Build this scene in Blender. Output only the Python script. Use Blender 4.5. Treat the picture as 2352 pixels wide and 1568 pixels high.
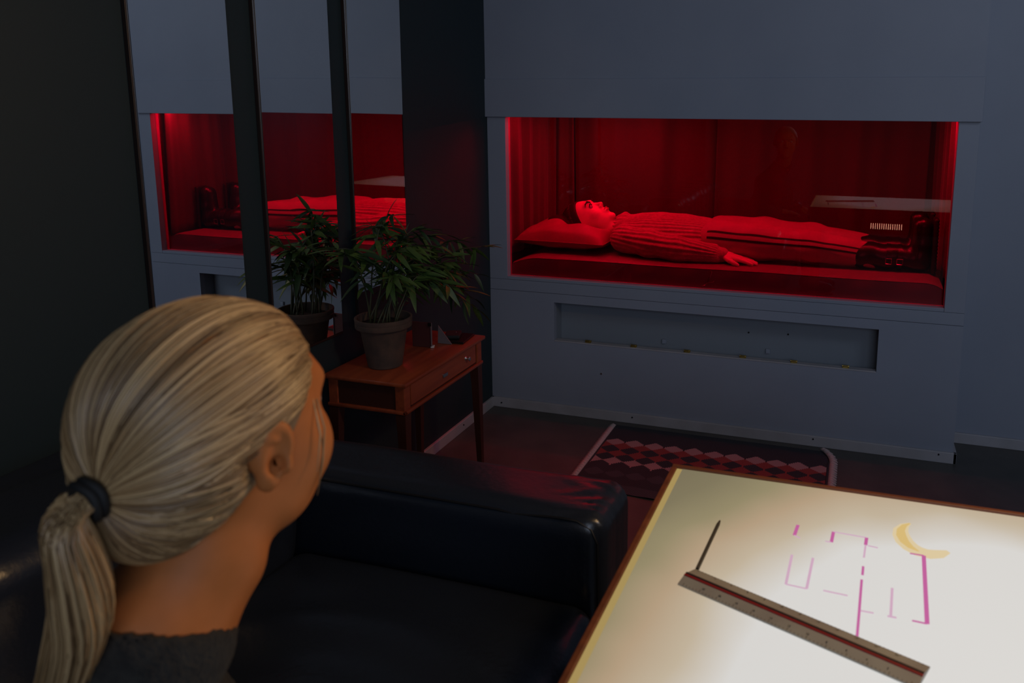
import bpy, bmesh, math, random
import numpy as np
from mathutils import Vector, Matrix
random.seed(7); rng = np.random.default_rng(7)
for o in list(bpy.data.objects): bpy.data.objects.remove(o)
C = bpy.context.scene.collection
SC = bpy.context.scene
PI = math.pi

# ------------------------------------------------------------ camera
cam_d = bpy.data.cameras.new('camera'); cam = bpy.data.objects.new('camera', cam_d); C.objects.link(cam)
CAM = Vector((1.5835, -3.2883, 1.4055))
r_ = Vector((0.95332357, 0.30191711, 0.00449785)); u_ = Vector((-0.05583324, 0.16161899, 0.98527253))
u_ = Vector(u_)
f_ = Vector((-0.2967437, 0.93953465, -0.17093221))
cam.matrix_world = Matrix(((r_.x, u_.x, -f_.x, CAM.x), (r_.y, u_.y, -f_.y, CAM.y), (r_.z, u_.z, -f_.z, CAM.z), (0, 0, 0, 1)))
cam_d.sensor_width = 36; cam_d.lens = 1852.0 * 36 / 2352
cam_d.shift_x = (1176 - 1386.9) / 2352; cam_d.shift_y = (556.3 - 784) / 2352
cam_d.clip_start = 0.05
cam_d.dof.use_dof = True; cam_d.dof.focus_distance = 3.5; cam_d.dof.aperture_fstop = 7.0
SC.camera = cam
# ------------------------------------------------------------ world, lights, exposure
w = bpy.data.worlds.new('world'); SC.world = w; w.use_nodes = True
w.node_tree.nodes['Background'].inputs[0].default_value = (0.5, 0.6, 0.8, 1)
w.node_tree.nodes['Background'].inputs[1].default_value = 0.02
SC.view_settings.view_transform = 'Standard'; SC.view_settings.look = 'None'
SC.view_settings.exposure = 0.0; SC.view_settings.gamma = 1.0; SC.view_settings.use_curve_mapping = False

def area(name, loc, target, sx, sy, color, power, spread=None):
    d = bpy.data.lights.new(name, 'AREA'); d.shape = 'RECTANGLE'; d.size = sx; d.size_y = sy
    d.color = color; d.energy = power
    if spread: d.spread = spread
    o = bpy.data.objects.new(name, d); C.objects.link(o); o.location = loc
    o.rotation_euler = (Vector(target) - Vector(loc)).to_track_quat('-Z', 'Y').to_euler()
    return o
area('daylight_window_light', (2.75, -5.05, 1.95), (1.7, 0, 1.2), 2.0, 1.1, (0.68, 0.79, 1.0), 24)
area('wall_fill_light', (3.2, -2.0, 2.6), (1.3, 0.0, 1.4), 0.8, 0.8, (0.74, 0.83, 1.0), 8.0)  # added fill without a fixture, brightens the wall's top and right
RED = (1.0, 0.006, 0.085)
area('alcove_strip_light', (1.0, 0.12, 1.376), (1.0, 0.36, 0.7), 1.7, 0.03, RED, 6.0)
area('alcove_left_lamp', (0.42, 0.50, 1.376), (0.42, 0.52, 0.7), 0.30, 0.05, RED, 2.6)
area('alcove_corner_lamp', (0.16, 0.14, 1.376), (0.14, 0.16, 0.7), 0.12, 0.05, RED, 0.7)
area('alcove_right_lamp', (1.87, 0.12, 1.376), (1.88, 0.2, 0.7), 0.1, 0.05, RED, 1.0)
area('warm_face_fill_light', (2.05, -1.85, 1.80), (1.10, -2.66, 1.05), 0.22, 0.16, (1.0, 0.60, 0.25), 7.0)  # no lamp stands here: added warm fill for the woman's face

# ------------------------------------------------------------ materials
def mat(name, col, rough=0.6, metal=0.0, spec=0.5, noise=None, bump=None, emit=None, coat=0.0, sheen=0.0):
    m = bpy.data.materials.new(name); m.use_nodes = True; nt = m.node_tree; b = nt.nodes['Principled BSDF']
    b.inputs['Base Color'].default_value = (*col, 1); b.inputs['Roughness'].default_value = rough
    b.inputs['Metallic'].default_value = metal; b.inputs['Specular IOR Level'].default_value = spec
    b.inputs['Coat Weight'].default_value = coat; b.inputs['Sheen Weight'].default_value = sheen
    tc = nt.nodes.new('ShaderNodeTexCoord')
    if noise:   # (scale xyz, colour 2, detail)
        mp = nt.nodes.new('ShaderNodeMapping'); mp.inputs['Scale'].default_value = noise[0]
        nt.links.new(tc.outputs['Object'], mp.inputs[0])
        n = nt.nodes.new('ShaderNodeTexNoise'); n.inputs['Scale'].default_value = 1; n.inputs['Detail'].default_value = noise[2]
        nt.links.new(mp.outputs[0], n.inputs[0])
        r = nt.nodes.new('ShaderNodeValToRGB'); r.color_ramp.elements[0].color = (*col, 1); r.color_ramp.elements[1].color = (*noise[1], 1)
        r.color_ramp.elements[0].position = 0.35; r.color_ramp.elements[1].position = 0.65
        nt.links.new(n.outputs[0], r.inputs[0]); nt.links.new(r.outputs[0], b.inputs['Base Color'])
    if bump:    # (scale xyz, strength, distance)
        mp = nt.nodes.new('ShaderNodeMapping'); mp.inputs['Scale'].default_value = bump[0]
        nt.links.new(tc.outputs['Object'], mp.inputs[0])
        n = nt.nodes.new('ShaderNodeTexNoise'); n.inputs['Scale'].default_value = 1; n.inputs['Detail'].default_value = 4
        nt.links.new(mp.outputs[0], n.inputs[0])
        bp = nt.nodes.new('ShaderNodeBump'); bp.inputs['Strength'].default_value = bump[1]; bp.inputs['Distance'].default_value = bump[2]
        nt.links.new(n.outputs[0], bp.inputs['Height']); nt.links.new(bp.outputs[0], b.inputs['Normal'])
    if emit:
        b.inputs['Emission Color'].default_value = (*emit[0], 1); b.inputs['Emission Strength'].default_value = emit[1]
    return m
M = {}
M['wall'] = mat('wall_paint', (0.27, 0.30, 0.37), 0.55, noise=((3, 3, 3), (0.29, 0.32, 0.39), 5), bump=((60, 60, 60), 0.12, 0.002))
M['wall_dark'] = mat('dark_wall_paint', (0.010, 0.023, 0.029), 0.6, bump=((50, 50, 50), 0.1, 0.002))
M['ceiling'] = mat('ceiling_paint', (0.35, 0.36, 0.38), 0.8)
M['skirting'] = mat('skirting_paint', (0.42, 0.41, 0.44), 0.45, noise=((8, 8, 8), (0.36, 0.35, 0.37), 3))
M['floor'] = mat('brown_linoleum', (0.062, 0.062, 0.058), 0.5, noise=((9, 9, 9), (0.085, 0.080, 0.074), 8), bump=((120, 120, 120), 0.15, 0.001))
M['slot'] = mat('slot_paint', (0.22, 0.25, 0.29), 0.6)
M['nail'] = mat('nail_metal', (0.04, 0.04, 0.045), 0.4, 0.8)
M['brass'] = mat('brass', (0.45, 0.33, 0.10), 0.35, 0.9)
M['dark_wood'] = mat('dark_edge_wood', (0.020, 0.010, 0.008), 0.45)
M['mirror'] = mat('mirror_silver', (0.93, 0.95, 0.95), 0.0, 1.0)
M['mahogany'] = mat('mahogany', (0.30, 0.060, 0.020), 0.38, noise=((40, 3, 40), (0.20, 0.036, 0.014), 6), coat=0.05)
M['mahogany_dark'] = mat('mahogany_leg', (0.05, 0.014, 0.009), 0.4)
M['steel'] = mat('steel', (0.55, 0.55, 0.55), 0.3, 1.0)
M['terracotta'] = mat('aged_terracotta', (0.085, 0.050, 0.036), 0.85, noise=((25, 25, 25), (0.05, 0.034, 0.028), 6), bump=((90, 90, 90), 0.3, 0.002))
M['soil'] = mat('dark_soil', (0.015, 0.010, 0.008), 0.95, bump=((150, 150, 150), 0.8, 0.006))
M['leaf'] = mat('leaf_green', (0.030, 0.075, 0.016), 0.5, noise=((14, 14, 14), (0.065, 0.110, 0.020), 3))
M['leaf_dark'] = mat('leaf_dark_green', (0.012, 0.040, 0.013), 0.5)
M['stem'] = mat('plant_stem', (0.030, 0.035, 0.014), 0.6)
M['leather'] = mat('black_leather', (0.012, 0.016, 0.025), 0.30, spec=0.75, bump=((70, 70, 70), 0.35, 0.002))
M['piping'] = mat('leather_seam', (0.004, 0.004, 0.005), 0.5)
M['table_wood'] = mat('orange_frame_wood', (0.20, 0.055, 0.014), 0.5, noise=((3, 40, 40), (0.13, 0.034, 0.008), 5))
M['table_body'] = mat('light_table_body', (0.20, 0.075, 0.03), 0.55)
M['black_fabric'] = mat('black_fabric', (0.008, 0.008, 0.009), 0.8)
M['red_card'] = mat('dark_red_card', (0.055, 0.010, 0.010), 0.6)
M['pale_card'] = mat('pale_card', (0.13, 0.11, 0.12), 0.6)
M['white_plastic'] = mat('white_plastic', (0.6, 0.6, 0.6), 0.4)
M['black_plastic'] = mat('black_plastic', (0.006, 0.006, 0.006), 0.3)
M['curtain'] = mat('red_curtain_cloth', (0.060, 0.026, 0.030), 0.85, bump=((300, 300, 40), 0.2, 0.001), sheen=0.2)
M['curtain_dark'] = mat('dark_curtain_lining', (0.10, 0.03, 0.03), 0.9)
M['mattress'] = mat('vinyl_mattress', (0.24, 0.18, 0.20), 0.42, bump=((20, 20, 20), 0.1, 0.003))
M['pillow'] = mat('satin_pillow', (0.34, 0.16, 0.18), 0.5, bump=((14, 14, 14), 0.35, 0.01))
M['skin'] = mat('skin', (0.41, 0.140, 0.040), 0.5, spec=0.2, noise=((30, 30, 30), (0.46, 0.155, 0.046), 3))
M['skin2'] = mat('pale_skin', (0.80, 0.55, 0.48), 0.5)
M['eye'] = mat('eye_white', (0.5, 0.5, 0.5), 0.15)
M['iris'] = mat('iris', (0.02, 0.012, 0.01), 0.15)
M['brow'] = mat('dark_brow', (0.015, 0.008, 0.006), 0.7)
M['lip'] = mat('lip', (0.55, 0.22, 0.20), 0.4)
M['sweater2'] = mat('ribbed_knit', (0.50, 0.30, 0.30), 0.9, noise=((60, 60, 60), (0.40, 0.22, 0.22), 2), bump=((220, 160, 160), 0.7, 0.004), sheen=0.3)
M['trousers2'] = mat('track_trouser_cloth', (0.42, 0.25, 0.27), 0.75, bump=((9, 14, 14), 0.4, 0.012))
M['stripe'] = mat('black_side_stripe', (0.010, 0.006, 0.008), 0.7)
M['boot'] = mat('black_boot_leather', (0.012, 0.010, 0.010), 0.32, bump=((25, 25, 25), 0.3, 0.006))
M['sole'] = mat('black_rubber', (0.008, 0.008, 0.008), 0.6)
M['sweater'] = mat('charcoal_wool', (0.012, 0.011, 0.010), 0.95, noise=((90, 90, 90), (0.026, 0.024, 0.020), 4), bump=((260, 260, 260), 1.0, 0.004), sheen=0.03)
M['jeans'] = mat('black_denim', (0.012, 0.014, 0.022), 0.8, bump=((30, 30, 30), 0.5, 0.01))
M['elastic'] = mat('black_elastic', (0.006, 0.006, 0.006), 0.7)
M['ruler'] = mat('ruler_grey', (0.27, 0.24, 0.20), 0.5, noise=((12, 12, 12), (0.34, 0.32, 0.26), 2))
M['ruler_red'] = mat('ruler_red_groove', (0.25, 0.012, 0.010), 0.4)
M['ink'] = mat('ruler_black_ink', (0.01, 0.01, 0.01), 0.6)
M['pencil'] = mat('pencil_dark', (0.045, 0.036, 0.022), 0.5)

def hair_mat(name, c1, c2, c3, rough=0.38):
    m = bpy.data.materials.new(name); m.use_nodes = True; nt = m.node_tree; b = nt.nodes['Principled BSDF']
    g = nt.nodes.new('ShaderNodeNewGeometry'); r = nt.nodes.new('ShaderNodeValToRGB')
    r.color_ramp.elements[0].color = (*c1, 1); r.color_ramp.elements[1].color = (*c3, 1)
    e = r.color_ramp.elements.new(0.5); e.color = (*c2, 1)
    nt.links.new(g.outputs['Random Per Island'], r.inputs[0]); nt.links.new(r.outputs[0], b.inputs['Base Color'])
    b.inputs['Roughness'].default_value = rough; b.inputs['Specular IOR Level'].default_value = 0.6
    return m
M['hair'] = hair_mat('blonde_hair', (0.12, 0.066, 0.028), (0.35, 0.215, 0.095), (0.58, 0.40, 0.20))
M['hair_base'] = mat('blonde_hair_roots', (0.20, 0.13, 0.07), 0.6)
M['hair2'] = hair_mat('dark_hair', (0.02, 0.012, 0.01), (0.035, 0.02, 0.015), (0.05, 0.03, 0.02), 0.5)

# clear window glass: lets light straight through, mirrors a little
m = bpy.data.materials.new('clear_glass'); m.use_nodes = True; nt = m.node_tree; nt.nodes.clear()
o_ = nt.nodes.new('ShaderNodeOutputMaterial'); mx = nt.nodes.new('ShaderNodeMixShader')
tr = nt.nodes.new('ShaderNodeBsdfTransparent'); tr.inputs['Color'].default_value = (0.86, 0.36, 0.44, 1); gl = nt.nodes.new('ShaderNodeBsdfGlossy'); gl.inputs['Roughness'].default_value = 0.0
ge = nt.nodes.new('ShaderNodeNewGeometry'); dt = nt.nodes.new('ShaderNodeVectorMath'); dt.operation = 'DOT_PRODUCT'
nt.links.new(ge.outputs['Normal'], dt.inputs[0]); nt.links.new(ge.outputs['Incoming'], dt.inputs[1])
def mth(op, a, b):
    q = nt.nodes.new('ShaderNodeMath'); q.operation = op
    for i, v in enumerate((a, b)):
        if v is None: continue
        if isinstance(v, (int, float)): q.inputs[i].default_value = v
        else: nt.links.new(v, q.inputs[i])
    return q.outputs[0]
fz = mth('POWER', mth('SUBTRACT', 1.0, mth('ABSOLUTE', dt.outputs['Value'], None)), 5.0)   # Schlick, the same from both sides
fz = mth('ADD', mth('MULTIPLY', fz, 0.955), 0.045)
nt.links.new(fz, mx.inputs[0]); nt.links.new(tr.outputs[0], mx.inputs[1]); nt.links.new(gl.outputs[0], mx.inputs[2])
nt.links.new(mx.outputs[0], o_.inputs[0]); m.name = 'red_tinted_glass'; M['glass_red'] = m
M['glass'] = m.copy(); M['glass'].name = 'clear_glass'; [setattr(n_.inputs['Color'], 'default_value', (0.95, 0.97, 0.98, 1)) for n_ in M['glass'].node_tree.nodes if n_.type == 'BSDF_TRANSPARENT']

# light table sheet: backlit, falloff from the middle painted into the emission ramp
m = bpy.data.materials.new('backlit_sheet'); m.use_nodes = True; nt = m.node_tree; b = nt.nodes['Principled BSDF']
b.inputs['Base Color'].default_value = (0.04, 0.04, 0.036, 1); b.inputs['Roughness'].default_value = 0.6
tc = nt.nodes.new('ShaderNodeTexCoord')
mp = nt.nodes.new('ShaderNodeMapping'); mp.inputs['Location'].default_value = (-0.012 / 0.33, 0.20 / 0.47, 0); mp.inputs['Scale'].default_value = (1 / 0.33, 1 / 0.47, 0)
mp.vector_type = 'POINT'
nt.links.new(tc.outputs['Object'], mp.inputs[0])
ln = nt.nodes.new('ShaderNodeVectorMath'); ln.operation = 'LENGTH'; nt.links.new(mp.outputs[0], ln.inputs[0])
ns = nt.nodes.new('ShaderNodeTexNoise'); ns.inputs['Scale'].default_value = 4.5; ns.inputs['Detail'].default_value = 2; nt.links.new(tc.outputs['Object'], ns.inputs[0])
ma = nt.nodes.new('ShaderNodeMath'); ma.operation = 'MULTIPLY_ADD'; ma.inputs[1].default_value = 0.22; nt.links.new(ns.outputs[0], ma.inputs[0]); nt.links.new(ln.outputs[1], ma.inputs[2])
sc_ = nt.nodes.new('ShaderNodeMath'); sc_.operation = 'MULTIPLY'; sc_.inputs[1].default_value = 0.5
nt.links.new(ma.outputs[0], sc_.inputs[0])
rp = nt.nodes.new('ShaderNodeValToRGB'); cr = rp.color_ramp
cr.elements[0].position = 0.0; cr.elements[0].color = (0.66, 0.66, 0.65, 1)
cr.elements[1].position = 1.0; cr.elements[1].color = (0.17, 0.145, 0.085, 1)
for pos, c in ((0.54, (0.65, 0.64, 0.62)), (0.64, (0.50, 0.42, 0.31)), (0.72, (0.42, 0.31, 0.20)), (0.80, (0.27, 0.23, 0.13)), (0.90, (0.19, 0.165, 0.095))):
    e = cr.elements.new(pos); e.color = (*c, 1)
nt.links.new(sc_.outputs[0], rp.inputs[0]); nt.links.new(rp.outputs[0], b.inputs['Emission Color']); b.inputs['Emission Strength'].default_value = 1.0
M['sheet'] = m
M['magenta'] = mat('magenta_marker', (0.1, 0.02, 0.06), 0.6, emit=((0.46, 0.10, 0.30), 1.0))
M['magenta_pale'] = mat('pale_magenta_marker', (0.1, 0.04, 0.08), 0.6, emit=((0.55, 0.36, 0.48), 1.0))
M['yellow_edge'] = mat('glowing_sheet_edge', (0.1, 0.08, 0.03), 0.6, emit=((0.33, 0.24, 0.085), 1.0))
M['marker_yellow'] = mat('yellow_marker', (0.1, 0.08, 0.03), 0.6, emit=((0.61, 0.44, 0.17), 1.0))
M['marker_pale'] = mat('pale_yellow_marker', (0.1, 0.08, 0.03), 0.6, emit=((0.64, 0.53, 0.33), 1.0))
M['vent_light'] = mat('vent_lamp_glow', (0.1, 0.1, 0.1), 0.6, emit=((1.0, 0.62, 0.38), 7.0))
M['led'] = mat('red_led', (0.1, 0.0, 0.0), 0.6, emit=((1.0, 0.01, 0.03), 6.0))

# ------------------------------------------------------------ builders
class MB:
    def __init__(s): s.v = []; s.f = []; s.mi = []; s.m = 0
    def add(s, vs, fs):
        n = len(s.v); s.v += [tuple(map(float, v)) for v in vs]; s.f += [tuple(i + n for i in f) for f in fs]; s.mi += [s.m] * len(fs); return s
    def box(s, a, b, bev=0.0):
        bm = bmesh.new(); bmesh.ops.create_cube(bm, size=1)
        for v in bm.verts: v.co = Vector([(a[i] + b[i]) / 2 + v.co[i] * (b[i] - a[i]) for i in range(3)])
        if bev: bmesh.ops.bevel(bm, geom=bm.edges[:], offset=bev, segments=2, affect='EDGES', profile=0.5)
        bm.verts.ensure_lookup_table()
        s.add([v.co[:] for v in bm.verts], [[v.index for v in f.verts] for f in bm.faces]); bm.free(); return s
    def tube(s, pts, r, n=8, cap=True):
        pts = [Vector(p) for p in pts]; rs = r if isinstance(r, (list, tuple)) else [r] * len(pts)
        vs = []; fs = []; pn = None
        for i, p in enumerate(pts):
            t = (pts[min(i + 1, len(pts) - 1)] - pts[max(i - 1, 0)]).normalized()
            if pn is None: pn = t.orthogonal().normalized()
            pn = (pn - t * pn.dot(t)); pn = pn.normalized() if pn.length > 1e-6 else t.orthogonal().normalized()
            q = t.cross(pn)
            for k in range(n):
                a = 2 * PI * k / n; vs.append(p + (pn * math.cos(a) + q * math.sin(a)) * rs[i])
        for i in range(len(pts) - 1):
            for k in range(n):
                fs.append((i * n + k, i * n + (k + 1) % n, (i + 1) * n + (k + 1) % n, (i + 1) * n + k))
        if cap: fs.append(tuple(range(n))[::-1]); fs.append(tuple((len(pts) - 1) * n + k for k in range(n)))
        return s.add(vs, fs)
    def lathe(s, prof, c, n=40):
        vs = []; fs = []
        for (r, z) in prof:
            for k in range(n):
                a = 2 * PI * k / n; vs.append((c[0] + r * math.cos(a), c[1] + r * math.sin(a), c[2] + z))
        for i in range(len(prof) - 1):
            for k in range(n): fs.append((i * n + k, i * n + (k + 1) % n, (i + 1) * n + (k + 1) % n, (i + 1) * n + k))
        fs.append(tuple(range(n))[::-1]); fs.append(tuple((len(prof) - 1) * n + k for k in range(n)))
        return s.add(vs, fs)
    def grid(s, P):  # P[i][j] points
        n = len(P); m = len(P[0])
        return s.add([p for row in P for p in row], [(i * m + j, (i + 1) * m + j, (i + 1) * m + j + 1, i * m + j + 1) for i in range(n - 1) for j in range(m - 1)])
    def prism(s, poly, z0, z1):  # poly in xy
        n = len(poly)
        return s.add([(x, y, z0) for x, y in poly] + [(x, y, z1) for x, y in poly],
                     [tuple(range(n))[::-1], tuple(range(n, 2 * n))] + [(i, (i + 1) % n, n + (i + 1) % n, n + i) for i in range(n)])

def root_loc(o):
    l = Vector((0, 0, 0))
    while o is not None: l += o.location; o = o.parent
    return l
def build(name, mb, m, parent=None, smooth=None, loc=None):
    mats = m if isinstance(m, (list, tuple)) else [m]
    if isinstance(mb, MB): V = np.array(mb.v, float); F = mb.f; mi = mb.mi
    else: V, F = mb; V = np.array(V, float); mi = None
    if loc is None:
        if parent is None:
            lo = V.min(0); hi = V.max(0); loc = Vector(((lo[0] + hi[0]) / 2, (lo[1] + hi[1]) / 2, lo[2]))
        else: loc = None
    off = Vector(loc) if parent is None else root_loc(parent)
    me = bpy.data.meshes.new(name); V2 = V - np.array(off[:])
    me.from_pydata(V2.tolist(), [], F if isinstance(F, list) else F.tolist()); 
    for k in mats: me.materials.append(M[k])
    if mi and len(mats) > 1: me.polygons.foreach_set('material_index', mi)
    me.update()
    if isinstance(mb, MB):
        bm = bmesh.new(); bm.from_mesh(me); bmesh.ops.recalc_face_normals(bm, faces=bm.faces); bm.to_mesh(me); bm.free()
    if smooth is True: me.polygons.foreach_set('use_smooth', [True] * len(me.polygons))
    o = bpy.data.objects.new(name, me); C.objects.link(o)
    if parent is None: o.location = off
    else: o.parent = parent
    if smooth == 'auto':
        me.polygons.foreach_set('use_smooth', [True] * len(me.polygons)); me.set_sharp_from_angle(angle=math.radians(38))
    return o
def tag(o, label, cat, group=None):
    o['label'] = label; o['category'] = cat
    if group: o['group'] = group
    return o
def thing(name, loc, label, cat, group=None):
    o = bpy.data.objects.new(name, None); o.empty_display_size = 0.05; C.objects.link(o); o.location = loc
    return tag(o, label, cat, group)
def struct(name, mb, m, parent=None, smooth=None):
    o = build(name, mb, m, parent, smooth)
    if parent is None: o['kind'] = 'structure'
    return o

# ------------------------------------------------------------ implicit surfaces (smooth blended bodies)
f32 = np.float32
def ell(c, r, Rm=None):
    c = np.array(c, f32); r = np.array(r, f32)
    def f(P):
        q = P - c
        if Rm is not None: q = q @ np.array(Rm, f32)
        k0 = np.sqrt(((q / r) ** 2).sum(1)); k1 = np.sqrt(((q / (r * r)) ** 2).sum(1)) + 1e-6
        return k0 * (k0 - 1) / k1
    return f
def cap(a, b, ra, rb):
    a = np.array(a, f32); b = np.array(b, f32); d = b - a; L = float(d @ d)
    def f(P):
        q = P - a; h = np.clip(q @ d / L, 0, 1)
        return np.sqrt(((q - h[:, None] * d) ** 2).sum(1)) - (ra + (rb - ra) * h)
    return f
def chain(pts, rs, k=0.01):
    return uni([cap(pts[i], pts[i + 1], rs[i], rs[i + 1]) for i in range(len(pts) - 1)], k)
def smin(a, b, k):
    h = np.clip(0.5 + 0.5 * (b - a) / k, 0, 1); return b + (a - b) * h - k * h * (1 - h)
def uni(fs, k):
    def f(P):
        d = fs[0](P)
        for g in fs[1:]: d = smin(d, g(P), k)
        return d
    return f
def sub(a, b, k):
    return lambda P: -smin(-a(P), b(P), k)
def inter(a, b, k=0.004):
    return lambda P: -smin(-a(P), -b(P), k)
def plane(c, n):   # keeps the side opposite to n
    c = np.array(c, f32); n = np.array(n, f32); n /= np.linalg.norm(n)
    return lambda P: (P - c) @ n
def xf(f, loc, Rm, s=1.0):   # place a local field in the world
    loc = np.array(loc, f32); Rm = np.array(Rm, f32)
    return lambda P: f((P - loc) @ Rm / s) * s
def rotm(yaw, pitch, roll):
    cz, sz = math.cos(-yaw), math.sin(-yaw); Rz = np.array([[cz, -sz, 0], [sz, cz, 0], [0, 0, 1]])
    c, s = math.cos(pitch), math.sin(pitch); Rx = np.array([[1, 0, 0], [0, c, -s], [0, s, c]])
    c, s = math.cos(roll), math.sin(roll); Ry = np.array([[c, 0, s], [0, 1, 0], [-s, 0, c]])
    return Rz @ Rx @ Ry
def nets(f, lo, hi, h):
    B = 6
    lo = np.array(lo, float); n = np.ceil((np.array(hi) - lo) / h / B).astype(int) * B + 1
    cn = (n - 1) // B
    ax = [lo[i] + (np.arange(cn[i]) + 0.5) * h * B for i in range(3)]
    G = np.stack(np.meshgrid(*ax, indexing='ij'), -1).reshape(-1, 3).astype(f32)
    d = f(G).reshape(cn); near = np.abs(d) < h * B * 1.35
    val = np.repeat(np.repeat(np.repeat(np.where(d < 0, -1.0, 1.0), B, 0), B, 1), B, 2)
    val = np.pad(val, ((0, 1),) * 3, mode='edge').astype(f32)
    mk = np.zeros(n, bool); nb = np.repeat(np.repeat(np.repeat(near, B, 0), B, 1), B, 2)
    mk[:-1, :-1, :-1] |= nb; mk[1:, :-1, :-1] |= nb; mk[:-1, 1:, :-1] |= nb; mk[:-1, :-1, 1:] |= nb
    mk[1:, 1:, :-1] |= nb; mk[1:, :-1, 1:] |= nb; mk[:-1, 1:, 1:] |= nb; mk[1:, 1:, 1:] |= nb
    I = np.argwhere(mk); out = np.empty(len(I), f32)
    for s in range(0, len(I), 400000):
        out[s:s + 400000] = f((lo + I[s:s + 400000] * h).astype(f32))
    val[mk] = out
    ins = val < 0; m = n - 1
    acc = np.zeros((*m, 3), f32); cnt = np.zeros(m, f32)
    for a in range(3):
        b, c = (a + 1) % 3, (a + 2) % 3
        for sb in (0, 1):
            for sc in (0, 1):
                s0 = [None] * 3; s1 = [None] * 3
                s0[a] = slice(0, m[a]); s1[a] = slice(1, m[a] + 1)
                s0[b] = s1[b] = slice(sb, sb + m[b]); s0[c] = s1[c] = slice(sc, sc + m[c])
                v0 = val[tuple(s0)]; v1 = val[tuple(s1)]; cr = (v0 < 0) != (v1 < 0)
                t = np.where(cr, v0 / np.where(v0 == v1, 1, v0 - v1), 0)
                acc[..., a] += np.where(cr, t, 0); acc[..., b] += cr * sb; acc[..., c] += cr * sc; cnt += cr
    act = cnt > 0; idx = -np.ones(m, np.int64); idx[act] = np.arange(act.sum())
    I = np.argwhere(act); V = lo + (I + acc[act] / cnt[act][:, None]) * h
    F = []
    for a in range(3):
        b, c = (a + 1) % 3, (a + 2) % 3
        s0 = [slice(1, m[i]) for i in range(3)]; s1 = list(s0); s0[a] = slice(0, m[a]); s1[a] = slice(1, m[a] + 1)
        i0 = ins[tuple(s0)]; i1 = ins[tuple(s1)]; cr = np.argwhere(i0 != i1); sg = i0[tuple(cr.T)]
        cr[:, b] += 1; cr[:, c] += 1
        q = []
        for db, dc in ((1, 1), (0, 1), (0, 0), (1, 0)):
            e = cr.copy(); e[:, b] -= db; e[:, c] -= dc; q.append(idx[tuple(e.T)])
        q = np.stack(q, 1); q[~sg] = q[~sg][:, ::-1]; F.append(q)
    F = np.concatenate(F); F = F[(F >= 0).all(1)]
    return V, F.tolist()

# ============================================================ SETTING
XM = 0.0145                                   # mirror faces
WX0, WX1, WZ0, WZ1 = 0.0876, 1.9276, 0.6264, 1.3409
SX0, SX1, SZ0, SZ1 = 0.3117, 1.6947, 0.3429, 0.5202
BW = 2.0015; RY = 0.224; HB = 0.0453; CH = 2.75
struct('floor', MB().box((-0.05, -5.25, -0.06), (4.4, 0.95, 0)), 'floor')
struct('ceiling', MB().box((-0.15, -5.35, CH), (4.5, 0.95, CH + 0.05)), 'ceiling')
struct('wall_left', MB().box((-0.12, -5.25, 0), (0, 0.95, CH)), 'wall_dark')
struct('wall_right', MB().box((4.3, -5.25, 0), (4.42, RY, CH)), 'wall')
wr = struct('wall_rear', MB().box((0, -5.35, 0), (4.3, -5.25, 1.35)).box((0, -5.35, 2.55), (4.3, -5.25, CH)).box((0, -5.35, 1.35), (1.7, -5.25, 2.55)).box((3.8, -5.35, 1.35), (4.3, -5.25, 2.55)), 'wall')
w1 = struct('window_2', MB().box((1.7, -5.33, 1.35), (1.74, -5.24, 2.55), .004).box((3.76, -5.33, 1.35), (3.8, -5.24, 2.55), .004).box((1.7, -5.33, 1.35), (3.8, -5.24, 1.39), .004).box((1.7, -5.33, 2.51), (3.8, -5.24, 2.55), .004).box((2.73, -5.33, 1.35), (2.77, -5.24, 2.55), .004), 'skirting')
struct('window_pane', MB().box((1.74, -5.30, 1.39), (3.76, -5.296, 2.51)), 'glass', w1)
# right wall beyond the alcove box, recessed
struct('wall_back', MB().box((BW - 0.02, RY, 0), (4.3, RY + 0.1, CH)), 'wall')
b = struct('baseboard_back', MB().box((BW, RY - 0.013, 0), (4.3, RY, HB), .002), 'skirting')
b = struct('baseboard_right', MB().box((4.287, -5.25, 0), (4.3, RY, HB), .002), 'skirting')
def nail(p, ax, parent, r=0.0035, m='nail', name='nail'):
    p = Vector(p); a = Vector(ax)
    return build(name, MB().tube([p - a * 0.001, p + a * 0.0025], r, 8), m, parent)
bl = struct('baseboard_left', MB().box((0, -5.25, 0), (0.013, 0, HB), .002), 'skirting')
for y in (-0.32, -0.86, -1.5): nail((0.013, y, 0.028), (1, 0, 0), bl)
# the box front: posts, rails and panels
wf = struct('wall_front', MB().box((0, 0, 0), (SX0, 0.03, 0.56)).box((SX1, 0, 0), (BW, 0.03, 0.56)).box((SX0, 0, 0), (SX1, 0.03, SZ0)).box((SX0, 0, SZ1), (SX1, 0.03, 0.56)), 'wall')
struct('bottom_rail', MB().box((0.0, -0.001, 0.5615), (BW, 0.03, 0.6105), .0012), 'wall', wf)
struct('sill_rail', MB().box((WX0, -0.0008, 0.6115), (WX1, 0.03, WZ0), .0015), 'wall', wf)
struct('corner_post', MB().box((0.0, -0.0012, 0.6115), (WX0 - 0.0006, 0.03, 1.36), .0012), 'wall', wf)
struct('corner_post', MB().box((WX1 + 0.0006, -0.0012, 0.6115), (BW, 0.03, 1.36), .0012), 'wall', wf)
struct('fascia_board', MB().box((-0.004, -0.02, 1.3404), (BW + 0.004, 0.0, 1.504), .002), 'wall', wf)
struct('upper_panel', MB().box((0.0, -0.012, 1.345), (BW, 0.03, CH)), 'wall', wf)
struct('side_panel', MB().box((BW - 0.03, 0.03, 0), (BW, RY, CH)), 'wall', wf)
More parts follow.
